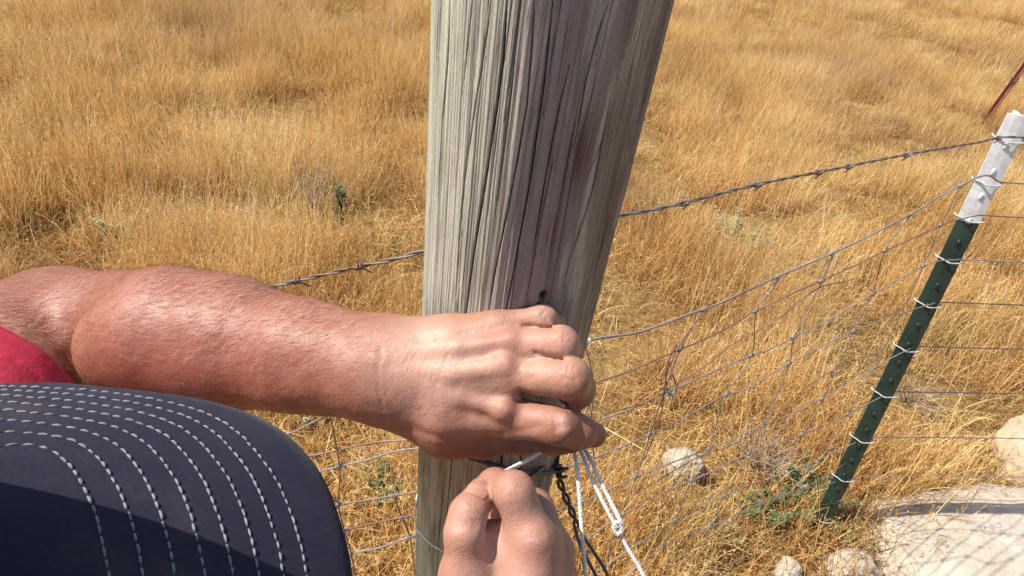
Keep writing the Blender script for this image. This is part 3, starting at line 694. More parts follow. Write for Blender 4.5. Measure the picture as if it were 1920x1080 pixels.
HEADC = CAPC - UPH * .035 - FWH * .0
HIP = C3(-.19, -.28, .15) + np.array([-.02, -.24, -.44])
def f_torso(P):
    d = chain_sdf(P, [(NECK, .062), (HEADC - UPH * .10 - FWH * .02, .055)], .01)
    ch = [((LSH + RSH) / 2 + np.array([0, -.03, -.03]), .12), (HIP + np.array([0, .05, .20]), .125), (HIP, .14)]
    d = smin(d, chain_sdf(P, ch, .05), .05); d = smin(d, chain_sdf(P, [(LSH, .06), (NECK, .07), (RSH, .06)], .03), .05)
    q = P - HEADC; l = np.stack([q @ RTH, q @ FWH, q @ UPH], 1)
    hd = (np.sqrt(((l / [.074, .094, .095]) ** 2).sum(1)) - 1) * .075; jaw = np.sqrt((((l - [0, .035, -.085]) / [.052, .058, .045]) ** 2).sum(1)) * .05 - .05
    hd = smin(hd, jaw, .03); hd = smin(hd, cone_sdf(l, np.array([0, .092, -.025]), np.array([0, .112, -.055]), .008, .012), .012)
    for sx in (-1, 1):
        hd = smin(hd, np.sqrt((((l - [sx * .078, -.005, -.04]) / [.006, .018, .030]) ** 2).sum(1)) * .008 - .008, .006)
        hd = np.maximum(hd, -(np.sqrt((((l - [sx * .032, .092, -.022]) / [.017, .012, .010]) ** 2).sum(1)) * .011 - .011))
        hd = smin(hd, np.sqrt(((l - [sx * .031, .080, -.022]) ** 2).sum(1)) - .012, .002)
    hd = smin(hd, np.sqrt((((l - [0, .095, -.083]) / [.024, .008, .008]) ** 2).sum(1)) * .008 - .008, .006)
    d = smin(d, hd, .02)
    for sx in (-1, 1):
        kn = HIP + np.array([sx * .12 + .02, .12, -.36]); ft = np.array([HIP[0] + sx * .14 + .02, HIP[1] - .02, .09])
        d = smin(d, chain_sdf(P, [(HIP + [sx * .08, 0, -.02], .10), (kn, .068), (ft, .045)], .03), .02)
        d = smin(d, chain_sdf(P, [(ft - [0, .03, .03], .045), (ft + [sx * .02, .15, -.055], .035)], .02), .02)
    return d
person = empty('person', (float(HIP[0]), float(HIP[1]), 0.0), 'person in red shirt and navy cap bending in to tie wire on wooden post', 'person')
VL, FL = surface_nets(f_armL, C3(0, 0, 0) + 0 * LSH + np.array([-.56, -.02, -.62]), np.array([.20, .72, H + .02]), .0017) if False else (None, None)
def bbox(chs, pad=.03):
    pts = np.array([p for c in chs for p, r in c]); rr = max(r for c in chs for p, r in c)
    return pts.min(0) - rr - pad * .5, pts.max(0) + rr + pad * .5
lo, hi = bbox([armL, foreL] + palmL + fingL); VL, FL = surface_nets(f_armL, lo, hi, .0017)
lo, hi = bbox([armR, foreR] + palmR + fingR); VR, FR = surface_nets(f_armR, lo, hi, .0019)
tp_ = np.array([HIP, LSH, RSH, HEADC]); VT, FT = surface_nets(f_torso, np.array([tp_[:, 0].min() - .25, tp_[:, 1].min() - .25, -.02]), np.array([tp_[:, 0].max() + .25, tp_[:, 1].max() + .3, HEADC[2] + .16]), .010)
VB = np.vstack([VL, VR, VT]); FB = np.vstack([FL, FR + len(VL), FT + len(VL) + len(VR)])
def blob(V, items):
    a = np.zeros(len(V))
    for (x, y, d, r, am) in items: a = np.maximum(a, am * np.exp(-(np.linalg.norm(V - U(x, y, d), axis=1) / r) ** 2))
    return a
red = blob(VB, [(940, 686, .452, .011, .75), (942, 768, .455, .012, .65), (958, 640, .457, .010, .35), (1050, 792, .44, .012, .25), (1068, 702, .432, .012, .2),
                (850, 830, .475, .03, .45), (1000, 1008, .398, .014, .45), (300, 720, .50, .08, .7), (480, 740, .48, .07, .5), (120, 640, .54, .08, .35), (1090, 815, .455, .02, .3), (872, 970, .395, .015, .25)])
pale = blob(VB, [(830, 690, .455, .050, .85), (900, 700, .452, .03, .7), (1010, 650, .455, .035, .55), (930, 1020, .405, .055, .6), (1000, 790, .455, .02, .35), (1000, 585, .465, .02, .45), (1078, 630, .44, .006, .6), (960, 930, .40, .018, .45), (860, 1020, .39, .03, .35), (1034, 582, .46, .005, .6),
                (1052, 785, .439, .0042, 1), (1054, 803, .439, .0042, 1), (958, 770, .45, .003, .8), (952, 782, .45, .003, .7), (1072, 692, .430, .003, .9), (1028, 796, .445, .0025, .8), (1072, 700, .430, .004, .6)])  # hand highlights put into the skin colour, plus less tanned hands and scuffs
spot = blob(VB, [(462, 634, .482, .0022, .85), (490, 636, .480, .0018, .7), (845, 603, .47, .0020, .8), (838, 690, .452, .0011, .6), (828, 694, .452, .0010, .6), (330, 590, .50, .0014, .5), (605, 665, .475, .0012, .5), (610, 610, .48, .0015, .4)])
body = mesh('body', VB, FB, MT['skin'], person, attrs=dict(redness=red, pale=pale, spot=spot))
# arm hair
def arm_hair():
    me = VL; x, y, z = to_px(me)
    cen = np.array([p for p, r in armL[1:] + foreL]); 
    nf = np.zeros_like(VL); fv = VL[FL]; n = np.cross(fv[:, 1] - fv[:, 0], fv[:, 2] - fv[:, 0])
    for k in range(4): np.add.at(nf, FL[:, k], n)
    nf /= np.linalg.norm(nf, axis=1)[:, None] + 1e-12
    w = np.clip((735 - x) / 220, 0, 1) * (x > -60) * np.clip(1.1 - (y - 640) / 240, .15, 1); tocam = ((ORG - VL) * nf).sum(1) / np.linalg.norm(ORG - VL, axis=1)
    w *= (tocam > -.35); w = w / w.sum(); idx = rng.choice(len(VL), 11000, p=w)
    ax = U(722, 692, .49) - U(280, 624, .555); ax /= np.linalg.norm(ax); dn = CR[:, 1]
    P0 = VL[idx] + rng.normal(0, .0006, (len(idx), 3)); N = nf[idx]
    D = ax * rng.uniform(.4, 1.1, (len(idx), 1)) + dn * (rng.normal(.55, .22, (len(idx), 1))) + rng.normal(0, .10, (len(idx), 3)); D -= N * (D * N).sum(1)[:, None]; D /= np.linalg.norm(D, axis=1)[:, None]
    L = rng.uniform(.004, .009, (len(idx), 1)); wd = rng.uniform(.00006, .00012, (len(idx), 1)); S_ = np.cross(D, N)
    a = P0; b = P0 + D * L * .5 + N * L * .32; c = P0 + D * L * 1.0 + N * L * .38
    V = np.stack([a - S_ * wd, a + S_ * wd, b - S_ * wd * .8, b + S_ * wd * .8, c], 1).reshape(-1, 3)
    i = np.arange(len(idx)) * 5; T1 = np.stack([i, i + 1, i + 3], 1); T2 = np.stack([i, i + 3, i + 2], 1); T3 = np.stack([i + 2, i + 3, i + 4], 1)
    o = mesh('arm_hair', V, np.vstack([T1, T2, T3]), MT['hair'], person); tag(o, 'short blond hair over the forearm')
arm_hair()
def thumb_nail():
    tip = U(900, 926, .4105); base = U(885, 948, .4005); ax = tip - base; ln = np.linalg.norm(ax); ax /= ln
    nrm = (ORG - tip) / np.linalg.norm(ORG - tip); nrm = nrm + CR[:, 1] * .55 - CR[:, 0] * .1; nrm -= ax * (nrm @ ax); nrm /= np.linalg.norm(nrm); sdv = np.cross(ax, nrm)
    c0 = (fingR[0][3][0] * .7 + fingR[0][2][0] * .3); V = []; nu, nv = 13, 11
    for i in range(nu):
        for j in range(nv):
            u = i / (nu - 1) * 2 - 1; v = j / (nv - 1); w = .0074 * (1 - .12 * (2 * v - 1) ** 2); le = (v - .42) * .0125
            rr = .0104
            V.append(c0 + ax * (le + .0016 * (1 - u * u) * (1 if v > .5 else -.8) * abs(2 * v - 1)) + sdv * math.sin(u * w / rr) * rr + nrm * (math.cos(u * w / rr) * rr + .00015 - .0016 * max(0, v - .6)))
    Fc = [[i * nv + j, (i + 1) * nv + j, (i + 1) * nv + j + 1, i * nv + j + 1] for i in range(nu - 1) for j in range(nv - 1)]
    mesh('fingernail', V, Fc, MT['nail'], person)
thumb_nail()
# clothes
def shell(name, f, lo, hi, h, mat):
    V, Fc = surface_nets(f, lo, hi, h); return mesh(name, V, Fc, mat, person)
ARMD = (armL[1][0] - LSH) / np.linalg.norm(armL[1][0] - LSH)
def f_sleeve(P):
    SX = U(75, 640, .56) - U(-110, 770, .45); SX /= np.linalg.norm(SX); d = chain_sdf(P, [(LSH, .085), (U(0, 700, .52), .083)], .01); cut = (P - U(52, 632, .465)) @ SX
    tt = -((P - U(52, 632, .465)) @ SX); wr = .0045 * vnoise(P, 18, 71) + .0016 * np.exp(-((tt - .020) / .0022) ** 2) - .0008 * (tt < .019); inner = chain_sdf(P, [(LSH, .076), (U(0, 700, .52), .0765), (U(80, 645, .58), .0765)], .01)
    return np.maximum(np.maximum(d + wr, cut), -(np.maximum(inner + wr, -(cut + .03))))
def f_shirt(P):
    t = smin(chain_sdf(P, [((LSH + RSH) / 2 + np.array([0, -.03, -.03]), .132), (HIP + np.array([0, .05, .18]), .137), (HIP + [0, 0, .03], .15)], .05), chain_sdf(P, [(LSH, .072), (NECK, .075), (RSH, .072)], .03), .05)
    t = smin(t, chain_sdf(P, [(LSH, .077), (LSH + ARMD * .12, .078)], .01), .02); t = smin(t, chain_sdf(P, [(RSH, .07), (armR[1][0] * .75 + RSH * .25, .064)], .01), .02)
    nk = chain_sdf(P, [(NECK, .070), (HEADC - UPH * .06, .07)], .01); t = np.maximum(t, -nk)
    return t + .003 * vnoise(P, 14, 72)
sl_lo, sl_hi = bbox([[(LSH, .10), (U(20, 690, .52), .10)]]); shell('shirt_sleeve', f_sleeve, sl_lo, sl_hi, .0028, MT['shirt'])
shell('shirt', f_shirt, np.array([tp_[:, 0].min() - .2, tp_[:, 1].min() - .25, HIP[2] - .2]), np.array([tp_[:, 0].max() + .25, tp_[:, 1].max() + .2, HEADC[2] + .05]), .009, MT['shirt'])
def f_jeans(P):
    d = np.sqrt((((P - HIP) / [1, .9, .8]) ** 2).sum(1)) - .158
    for sx in (-1, 1):
        kn = HIP + np.array([sx * .12 + .02, .12, -.36]); ft = np.array([HIP[0] + sx * .14 + .02, HIP[1] - .02, .09])
        d = smin(d, chain_sdf(P, [(HIP + [sx * .08, 0, -.02], .112), (kn, .080), (ft, .062)], .03), .02)
    return d + .003 * vnoise(P, 15, 73)
shell('jeans', f_jeans, np.array([HIP[0] - .35, HIP[1] - .25, .02]), np.array([HIP[0] + .38, HIP[1] + .3, HIP[2] + .2]), .010, MT['jeans'])
for sx in (-1, 1):
    ft = np.array([HIP[0] + sx * .14 + .02, HIP[1] - .02, .09])
    shell('boot', lambda P: np.maximum(smin(chain_sdf(P, [(ft + [0, -.02, .03], .055), (ft - [0, .03, .03], .055)], .02), chain_sdf(P, [(ft - [0, .03, .03], .055), (ft + [sx * .02, .16, -.05], .042)], .02), .03), .004 - P[:, 2]), ft - [.12, .16, .12], ft + [.12, .28, .12], .006, MT['leather'])

# cap: visor on a gently curved sheet, edge and stitch rows concentric, crown on the head
BO = np.array([-.08627707, -.04284465, .17221413]); BC, BCT = -3.40549708, .04906411
w_ = np.array([1.4805437, -.04036736, -.64301071]); th_ = np.linalg.norm(w_); k_ = w_ / th_; KM = np.array([[0, -k_[2], k_[1]], [k_[2], 0, -k_[0]], [-k_[1], k_[0], 0]])
BR = np.eye(3) + math.sin(th_) * KM + (1 - math.cos(th_)) * KM @ KM
def sheet(q): q = np.asarray(q); X = np.stack([q[:, 0], q[:, 1], -BC * q[:, 0] ** 2 - BCT * q[:, 1] ** 2], 1) @ BR.T + BO; return ORG + X @ CR.T
def sheet_hit(x, y):
    r = np.array([(x - 960) / F, -(y - 540) / F, 1.0]); t = .18
    for _ in range(40):
        l = BR.T @ (r * t - BO); g = l[2] + BC * l[0] ** 2 + BCT * l[1] ** 2; dl = BR.T @ r; dg = dl[2] + 2 * BC * l[0] * dl[0] + 2 * BCT * l[1] * dl[1]; t -= max(-.02, min(.02, g / dg))
    l = BR.T @ (r * t - BO); return l[:2]
def cap():
    E = [(-170, 716), (-80, 711), (0, 712), (95, 717), (185, 724), (280, 734), (370, 747), (452, 769), (519, 800), (574, 850), (611, 905), (637, 973), (652, 1030), (659, 1080), (668, 1180), (674, 1300)]
    R0 = [(-150, 727), (-70, 724), (0, 724), (90, 728), (165, 732), (245, 742), (322, 756), (390, 777), (444, 810), (485, 853), (519, 902), (545, 962), (558, 1000), (572, 1062), (585, 1180), (592, 1300)]
    R7 = [(-130, 850), (-65, 842), (0, 836), (25, 834), (45, 834), (65, 836), (85, 840), (105, 850), (124, 866), (141, 888), (156, 915), (170, 942), (180, 968), (200, 1060), (215, 1180), (225, 1300)]
    e, a, b = [spline(np.array([[*sheet_hit(x, y), 0.0] for x, y in L]), 8)[:, :2] for L in (E, R0, R7)]
    rows = [a + (b - a) * (1 - (1 - i / 7.0)) for i in range(8)]
    # rows crowd toward the far rim as on a real sewn visor: equal spacing on the sheet
    cq = BR.T @ ((CAPC - ORG) @ CR - BO); cq = cq[:2]
    inner = [b + (cq - b) * t for t in (.18, .36, .54, .70)]
    fine = [e, e + (a - e) * .33, e + (a - e) * .66] + [x for i in range(7) for x in (rows[i], (rows[i] + rows[i + 1]) / 2)] + [rows[7]] + inner
    n = len(e); V = np.vstack([sheet(q) for q in fine]); m = len(fine)
    dn = -UPH * .0030; lowrow = np.vstack([sheet(q) for q in fine]) + dn
    # rolled rim
    rim = sheet(e + (e - a) / np.linalg.norm(e - a, axis=1)[:, None] * .0012) + dn * .5
    VV = np.vstack([V, lowrow, rim]); idx = lambda r, c: r * n + c; Fc = []
    for r in range(m - 1):
        for c in range(n - 1):
            Fc.append([idx(r, c), idx(r, c + 1), idx(r + 1, c + 1), idx(r + 1, c)]); o_ = m * n
            Fc.append([o_ + idx(r + 1, c), o_ + idx(r + 1, c + 1), o_ + idx(r, c + 1), o_ + idx(r, c)])
    for c in range(n - 1):
        Fc.append([idx(0, c + 1), idx(0, c), 2 * m * n + c, 2 * m * n + c + 1]); Fc.append([2 * m * n + c + 1, 2 * m * n + c, m * n + c, m * n + c + 1])
    c3 = empty_child('cap', person)
    vis = mesh('visor', VV, Fc, MT['denim'], c3)
    up = -CR @ BR[:, 2] if (CR @ BR[:, 2]) @ UPH < 0 else CR @ BR[:, 2]
    mb = MB()
    for q in rows:
        P = sheet(q); L = np.concatenate([[0], np.cumsum(np.linalg.norm(np.diff(P, axis=0), axis=1))]); s_ = rng.uniform(0, .003)
        while s_ < L[-1] - .003:
            ln = .0025 * rng.uniform(.85, 1.15); ts = np.linspace(s_, s_ + ln, 4); pp = np.stack([np.interp(ts, L, P[:, k]) for k in range(3)], 1)
            mb.tube(pp + up * np.array([-.0001, .00012, .00012, -.0001])[:, None] + rng.normal(0, .00007, 3), [.00020, .00034, .00034, .00020], 5); s_ += .0031 * rng.uniform(.95, 1.05)
    st = mb.build('stitching', MT['thread'], c3)
    # crown
    V = []; Fc = []; nu, nv = 72, 26
    for j in range(nv):
        ph = j / (nv - 1) * math.pi / 2
        for i in range(nu):
            t = i / nu * 2 * math.pi; wob = 1 + .012 * math.sin(6 * t)
            V.append(CAPC + RTH * .082 * math.cos(t) * math.cos(ph) ** .5 * wob + FWH * (.106 if math.sin(t) > 0 else .1) * math.sin(t) * math.cos(ph) ** .45 * wob + UPH * (.130 * math.sin(ph) - .012) + UPH * .002 * math.sin(9 * t + 3 * ph))
    Fc = [[j * nu + i, j * nu + (i + 1) % nu, (j + 1) * nu + (i + 1) % nu, (j + 1) * nu + i] for j in range(nv - 1) for i in range(nu)]
    mesh('crown', V, Fc, MT['denim'], c3)
    mb = MB(); a_ = np.linspace(0, 2 * np.pi, 14); c = CAPC + UPH * .118; mb.tube(np.array([c, c + UPH * .002, c + UPH * .004, c + UPH * .0045]), [.007, .0068, .004, .0005], 14); mb.build('cap_button', MT['denim'], c3)
def empty_child(name, parent):
    o = bpy.data.objects.new(name, None); o.empty_display_size = .03; o.parent = parent; SC.collection.objects.link(o)
    o.location = Vector(CAPC) - Vector(parent.location); tag(o, 'navy cap with rows of white stitching around its visor'); return o
cap()

# ------------------------------------------------------------------ wires and strings being tied
def tie_bits():
    # dark twisted tie wire that hangs from the loop round the post
    kx, ky, kd = 1047, 880, .655
    root = empty('tie_wire', tuple(U(kx, ky, kd)), 'dark twisted tie wire looped round the wooden post and hanging beside it', 'wire')
    a0, z0, P0 = post_hit(1015, 873)
    def around(pts, off): 
        out = []
        for x, y in pts:
            a, z, P = post_hit(x, y); c = PB + AX * z; d = P - c; d /= np.linalg.norm(d); out.append(c + d * (PR + off))
        return out
    L1 = around([(880, 852), (930, 868), (975, 879), (1012, 884)], .003) + [U(kx, 884, kd)]
    L2 = around([(925, 905), (970, 893), (1005, 877)], .004) + [U(1030, 868, .652), U(kx, 876, kd)]
    for L in (L1, L2): mb = MB(); mb.tube(spline(L, 8), .0019, 7); mb.build('loop', MT['dark'], root)
    mb = MB(); a = np.linspace(0, 6 * np.pi, 50); c = U(kx, ky, kd); X, Y = CR[:, 0], CR[:, 1]; Zv = CR[:, 2]
    mb.tube(c + (X * .004 + Y * -.008) * (a / a[-1] * 2 - 1)[:, None] + .0040 * (np.cos(a)[:, None] * (X + Y * .3) + np.sin(a)[:, None] * Zv), .0017, 6)
    mb.tube([c, c + X * .010 + Y * .001], .0019, 6); mb.build('knot', MT['dark'], root)
    up = resample(spline([U(1053, 790, .62), U(1050, 835, .64), U(1046, 862, .652), U(kx, ky, kd)], 8), .003)
    mb = MB(); mb.tube(up, .0017, 6); mb.build('upper_end', MT['dark'], root)
    P = resample(spline([U(kx, ky, kd), U(1050, 905, .655), U(1062, 935, .655), U(1074, 965, .655), U(1090, 1010, .66), U(1112, 1050, .66), U(1130, 1085, .66), U(1160, 1180, .66)], 8), .002)
    for ph in (0, np.pi):
        s_ = np.linspace(0, 1, len(P)); T, N, B = frames(P); an = ph + 2 * np.pi * np.minimum(s_ * 6, 2.1) ; Rr = np.where(s_ < .36, .0022, .0022 + .0035 * np.sin(np.clip((s_ - .36) / .64, 0, 1) * np.pi))
        mb = MB(); mb.tube(P + Rr[:, None] * (np.cos(an)[:, None] * N + np.sin(an)[:, None] * B), .0017, 6); mb.build('strand', MT['dark'], root)
    def string(name, Ls, label, r=.00145, mat='string', grp=None):
        rt = empty(name, tuple(Ls[0][0]), label, 'string', grp)
        for L in Ls:
            P = resample(spline(L, 10), .002); n = np.linspace(0, 1, len(P)); 
            for ph in (0, 2.09, 4.19):
                mb = MB(); mb.helix(P, r * .62, r * .55, max(2, len(P) * .002 / .008), ph, 6); mb.build('ply', MT[mat], rt)
    string('hanging_string', [[U(1066, 822, .500), U(1077, 850, .485), U(1083, 890, .470), U(1091, 1000, .462), U(1098, 1090, .460), U(1103, 1260, .455)],
           ], 'single white string hanging straight down from under the index finger')
    string('hanging_string', [[U(1078, 828, .500), U(1092, 852, .485), U(1104, 885, .470), U(1130, 940, .464), U(1150, 978, .462), U(1178, 1030, .460), U(1212, 1090, .458), U(1290, 1260, .45)],
                              [U(1084, 826, .500), U(1104, 855, .485), U(1118, 885, .470), U(1142, 935, .465), U(1160, 970, .459), U(1167, 990, .458), U(1158, 1002, .458), U(1150, 988, .457), U(1160, 978, .456), U(1168, 996, .458)]],
           'doubled white string slanting down to the right with a knot below')
    string('pinched_string', [[U(880, 935, .440), U(898, 918, .434), U(912, 905, .434), U(940, 888, .450), U(973, 871, .475), U(1010, 850, .49), U(1045, 830, .492)]], 'pale string pinched between thumb and finger of the lower hand', .0016)
    # thin pale wire circling the lower post
    pts = [(782, 985), (792, 1000), (806, 1015), (822, 1026), (840, 1036), (870, 1046)]
    L = around(pts, .0015); b0 = L[0]
    s_c = lambda P: PB + AX * ((P - PB) @ AX)
    back = []
    r0 = L[0] - s_c(L[0]); r0 /= np.linalg.norm(r0)
    for k in range(1, 6):
        ang = -k * .5; c_ = s_c(L[0]) + AX * .006 * k; back.append(c_ + (r0 * math.cos(ang) + np.cross(AX, r0) * math.sin(ang)) * (PR + .002))
    mb = MB(); mb.tube(spline(back[::-1] + L, 8), .0009, 6); o = mb.build('thin_wire', MT['string']); tag(o, 'thin pale wire curving round the lower left edge of the wooden post', 'wire')
tie_bits()

# ------------------------------------------------------------------ rocks
def rock(name, c, rx, ry, rz, rot, mat, label, seed, flat=.0, sub=84, power=2.6):
    th = np.linspace(0, 2 * np.pi, sub * 2, endpoint=False); ph = np.linspace(-np.pi / 2, np.pi / 2, sub); T, Pm = np.meshgrid(th, ph)
    sg = lambda v, p: np.sign(v) * np.abs(v) ** (2 / p)
    D = np.stack([sg(np.cos(Pm), power) * sg(np.cos(T), power), sg(np.cos(Pm), power) * sg(np.sin(T), power), sg(np.sin(Pm), power)], -1).reshape(-1, 3)
    n = 1 + .14 * vnoise(D, 1.3, seed) + .07 * vnoise(D, 3.1, seed + 1) + .035 * vnoise(D, 8, seed + 2) - .03 * np.clip(vnoise(D, 5, seed + 7) - .25, 0, 1) + .014 * vnoise(D, 19, seed + 3) + .007 * vnoise(D, 47, seed + 4)
    P = D * n[:, None] * [rx, ry, rz]; ca, sa = math.cos(rot), math.sin(rot); P = np.stack([P[:, 0] * ca - P[:, 1] * sa, P[:, 0] * sa + P[:, 1] * ca, P[:, 2]], 1) + np.asarray(c)
    k = sub * 2; Fc = [[i * k + j, i * k + (j + 1) % k, (i + 1) * k + (j + 1) % k, (i + 1) * k + j] for i in range(sub - 1) for j in range(k)]
    o = mesh(name, P, Fc, mat); tag(o, label, 'rock'); return o
ROCKS = []
def put_rock(name, px, py, rx, ry, rz, rot, mat, label, seed, dz=0, **kw):
    g = ground(px, py); ROCKS.append((g[0], g[1], rx, ry, rot)); return rock(name, (g[0], g[1], dz), rx, ry, rz, rot, mat, label, seed, **kw)
put_rock('boulder', 2000, 1130, .52, .35, .105, .20, MT['stone'], 'big pale smooth boulder in the bottom right corner', 3, dz=.02)
put_rock('boulder', 1965, 890, .21, .17, .12, .5, MT['tanstone'], 'tan boulder half hidden by dry grass at the right edge', 9, dz=.03)
put_rock('stone', 1272, 895, .055, .048, .055, .3, MT['stone'], 'round white stone lying in the grass right of the hand', 15, dz=.05)
put_rock('stone', 1590, 1078, .075, .05, .04, .2, MT['stone'], 'small pale stone just left of the big boulder', 21, dz=.02)
put_rock('stone', 1468, 905, .03, .025, .03, .2, MT['tanstone'], 'small tan stone near the foot of the green post', 24, dz=.045)
put_rock('stone', 1470, 1085, .04, .03, .03, .9, MT['stone'], 'small pale stone at the bottom edge left of the green post foot', 27, dz=.03)

# ------------------------------------------------------------------ plants one can point to
def leafy(name, px, py, h, n, mat, label, lsz=.016, spread=.09, seed=0, cat='plant'):
    rg = np.random.default_rng(100 + seed); g = ground(px, py); root = empty(name, (g[0], g[1], 0.0), label, cat); st = MB(); lv = MB()
    for i in range(n):
        a = rg.uniform(0, 2 * np.pi); l = h * rg.uniform(.5, 1.05); sp = spread * rg.uniform(.2, 1)
        P = spline([g + [0, 0, -.01], g + [math.cos(a) * sp * .4, math.sin(a) * sp * .4, l * .5], g + [math.cos(a) * sp, math.sin(a) * sp, l]], 6); st.tube(P, np.linspace(.0016, .0006, len(P)), 5)
        for k in range(3, len(P)):
            for q in range(3):
                b = rg.uniform(0, 2 * np.pi); d = np.array([math.cos(b), math.sin(b), rg.uniform(-.1, .8)]); d /= np.linalg.norm(d); s_ = lsz * rg.uniform(.5, 1.2)
                w = np.cross(d, [0, 0, 1]); w /= np.linalg.norm(w) + 1e-9; c = P[k]
                lv.add([c, c + d * s_ * .4 + w * s_ * .26, c + d * s_ * .8 + w * s_ * .16 - [0, 0, s_ * .1], c + d * s_ * 1.1 - [0, 0, s_ * .25], c + d * s_ * .8 - w * s_ * .16 - [0, 0, s_ * .1], c + d * s_ * .4 - w * s_ * .26], [[0, 1, 2, 3, 4, 5]])
    st.build('stem', mat, root); lv.build('foliage', mat, root)
leafy('green_weed', 1500, 945, .12, 24, MT['leaf'], 'leafy green weed at the foot of the green steel post', .020, .14, 1)
leafy('green_weed', 1440, 985, .10, 20, MT['leaf'], 'low green weed just left of the steel post foot', .018, .11, 2)
leafy('green_weed', 1325, 1025, .09, 16, MT['greyleaf'], 'small grey green weed between the string and the steel post', .014, .10, 3)
leafy('green_weed', 642, 425, .22, 12, MT['leaf'], 'single bright green feathery weed standing left of the wooden post', .022, .05, 4)
leafy('green_weed', 215, 470, .15, 14, MT['greyleaf'], 'grey green weed in the grass above the forearm', .022, .12, 5)
leafy('green_weed', 720, 930, .10, 18, MT['leaf'], 'low green weed behind the wire mesh beside the cap', .016, .10, 6)
leafy('green_weed', 1370, 480, .22, 26, MT['greyleaf'], 'grey green weed behind the mesh in the middle of the right field', .020, .18, 7)
leafy('green_weed', 1225, 420, .20, 20, MT['greyleaf'], 'grey green weed close to the right edge of the wooden post', .020, .15, 8)
leafy('green_weed', 1560, 1000, .08, 22, MT['greyleaf'], 'grey green weed between the steel post foot and the boulder', .014, .12, 9)
leafy('green_weed', 1250, 1050, .08, 22, MT['greyleaf'], 'grey green weed at the bottom edge beside the doubled string', .014, .12, 10)
leafy('green_weed', 1640, 930, .07, 14, MT['greyleaf'], 'tiny grey green weed right of the steel post', .012, .08, 11)
leafy('green_weed', 590, 800, .10, 16, MT['greyleaf'], 'grey green weed seen below the forearm above the cap', .014, .10, 12)
def brush(px, py, h, n, spread, label, seed):
    rg = np.random.default_rng(300 + seed); g = ground(px, py); root = empty('dead_brush', (g[0], g[1], 0.0), label, 'brush', None); mb = MB()
    for i in range(n):
        a = rg.uniform(0, 2 * np.pi); l = h * rg.uniform(.5, 1.1); sp = spread * rg.uniform(.3, 1.1); d = np.array([math.cos(a), math.sin(a), 0])
        P = spline([g, g + d * sp * .4 + [0, 0, l * .5] + rg.normal(0, .01, 3), g + d * sp + [0, 0, l] + rg.normal(0, .015, 3)], 5); mb.tube(P, np.linspace(.0017, .0007, len(P)), 4)
        for k in (4, 6, 8):
            e = rg.normal(0, .03, 3) + d * .02 + [0, 0, .02]; mb.tube([P[k], P[k] + e * .5 + rg.normal(0, .004, 3), P[k] + e], [.0009, .0007, .0004], 4)
    mb.build('twig', MT['twig'], root)
brush(1415, 880, .14, 46, .13, 'tangle of dead grey twigs behind the mesh left of the steel post', 1)
brush(1215, 960, .10, 30, .10, 'low tangle of dead grey twigs beside the hanging string', 2)
brush(590, 420, .34, 26, .13, 'pale dead stalks standing left of the bright green weed', 3)
brush(1700, 760, .12, 24, .12, 'small dead grey twigs just right of the steel post', 4)

# ------------------------------------------------------------------ dry grass
def tuft(seed, n, spread, hmin, hmax, wmul, droop, heads):
    rg = np.random.default_rng(seed); SEG = 5; Vs = []; Fs = []; tint = []; hg = []; c0 = 0
    for i in range(n):
        a = rg.uniform(0, 2 * np.pi); r = spread * math.sqrt(rg.uniform(0, 1)); b = np.array([math.cos(a) * r, math.sin(a) * r, -.01])
        h = rg.uniform(hmin, hmax) * (1 if rg.uniform() > .25 else .55); la = rg.uniform(0, 2 * np.pi); lean = rg.uniform(.05, .55) + (rg.uniform(.6, 1.6) if rg.uniform() < droop else 0)
        d = np.array([math.cos(la), math.sin(la), 0]); w0 = rg.uniform(.0011, .0023) * wmul; sv = np.array([-d[1], d[0], 0]) ; fa = rg.uniform(0, np.pi); sv = sv * math.cos(fa) + d * math.sin(fa)
        t = np.linspace(0, 1, SEG); ang = lean * t ** 1.2; step = h / (SEG - 1); P = [b]
        for k in range(1, SEG): P.append(P[-1] + step * (math.sin(ang[k]) * d + math.cos(ang[k]) * np.array([0, 0, 1])) + rg.normal(0, .05 * step, 3))
        P = np.array(P); W = w0 * (1 - .8 * t)
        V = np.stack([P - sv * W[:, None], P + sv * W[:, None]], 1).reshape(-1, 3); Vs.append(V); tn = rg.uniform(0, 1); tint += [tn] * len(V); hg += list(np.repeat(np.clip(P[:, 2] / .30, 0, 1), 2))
        Fs += [[c0 + 2 * k, c0 + 2 * k + 1, c0 + 2 * k + 3, c0 + 2 * k + 2] for k in range(SEG - 1)]; c0 += len(V)
        if rg.uniform() < heads:                                   # seed head: short spikelets up the tip
            for q in range(7):
                f = rg.uniform(.62, 1.0) * (SEG - 1); k = min(int(f), SEG - 2); p = P[k] + (P[k + 1] - P[k]) * (f - k); dv = (P[k + 1] - P[k]) / step
                e = dv * .8 + rg.normal(0, .45, 3); e /= np.linalg.norm(e); sz = rg.uniform(.006, .013) * (wmul ** .5); ww = np.cross(e, rg.normal(0, 1, 3)); ww /= np.linalg.norm(ww); ww *= .0013 * wmul
                Vs.append(np.array([p, p + e * sz * .5 + ww, p + e * sz, p + e * sz * .5 - ww])); Fs.append([c0, c0 + 1, c0 + 2, c0 + 3]); tint += [min(1, tn + .2)] * 4; hg += [1] * 4; c0 += 4
    return np.vstack(Vs), np.array(Fs), tint, hg
protos = bpy.data.collections.new('grass_tufts')
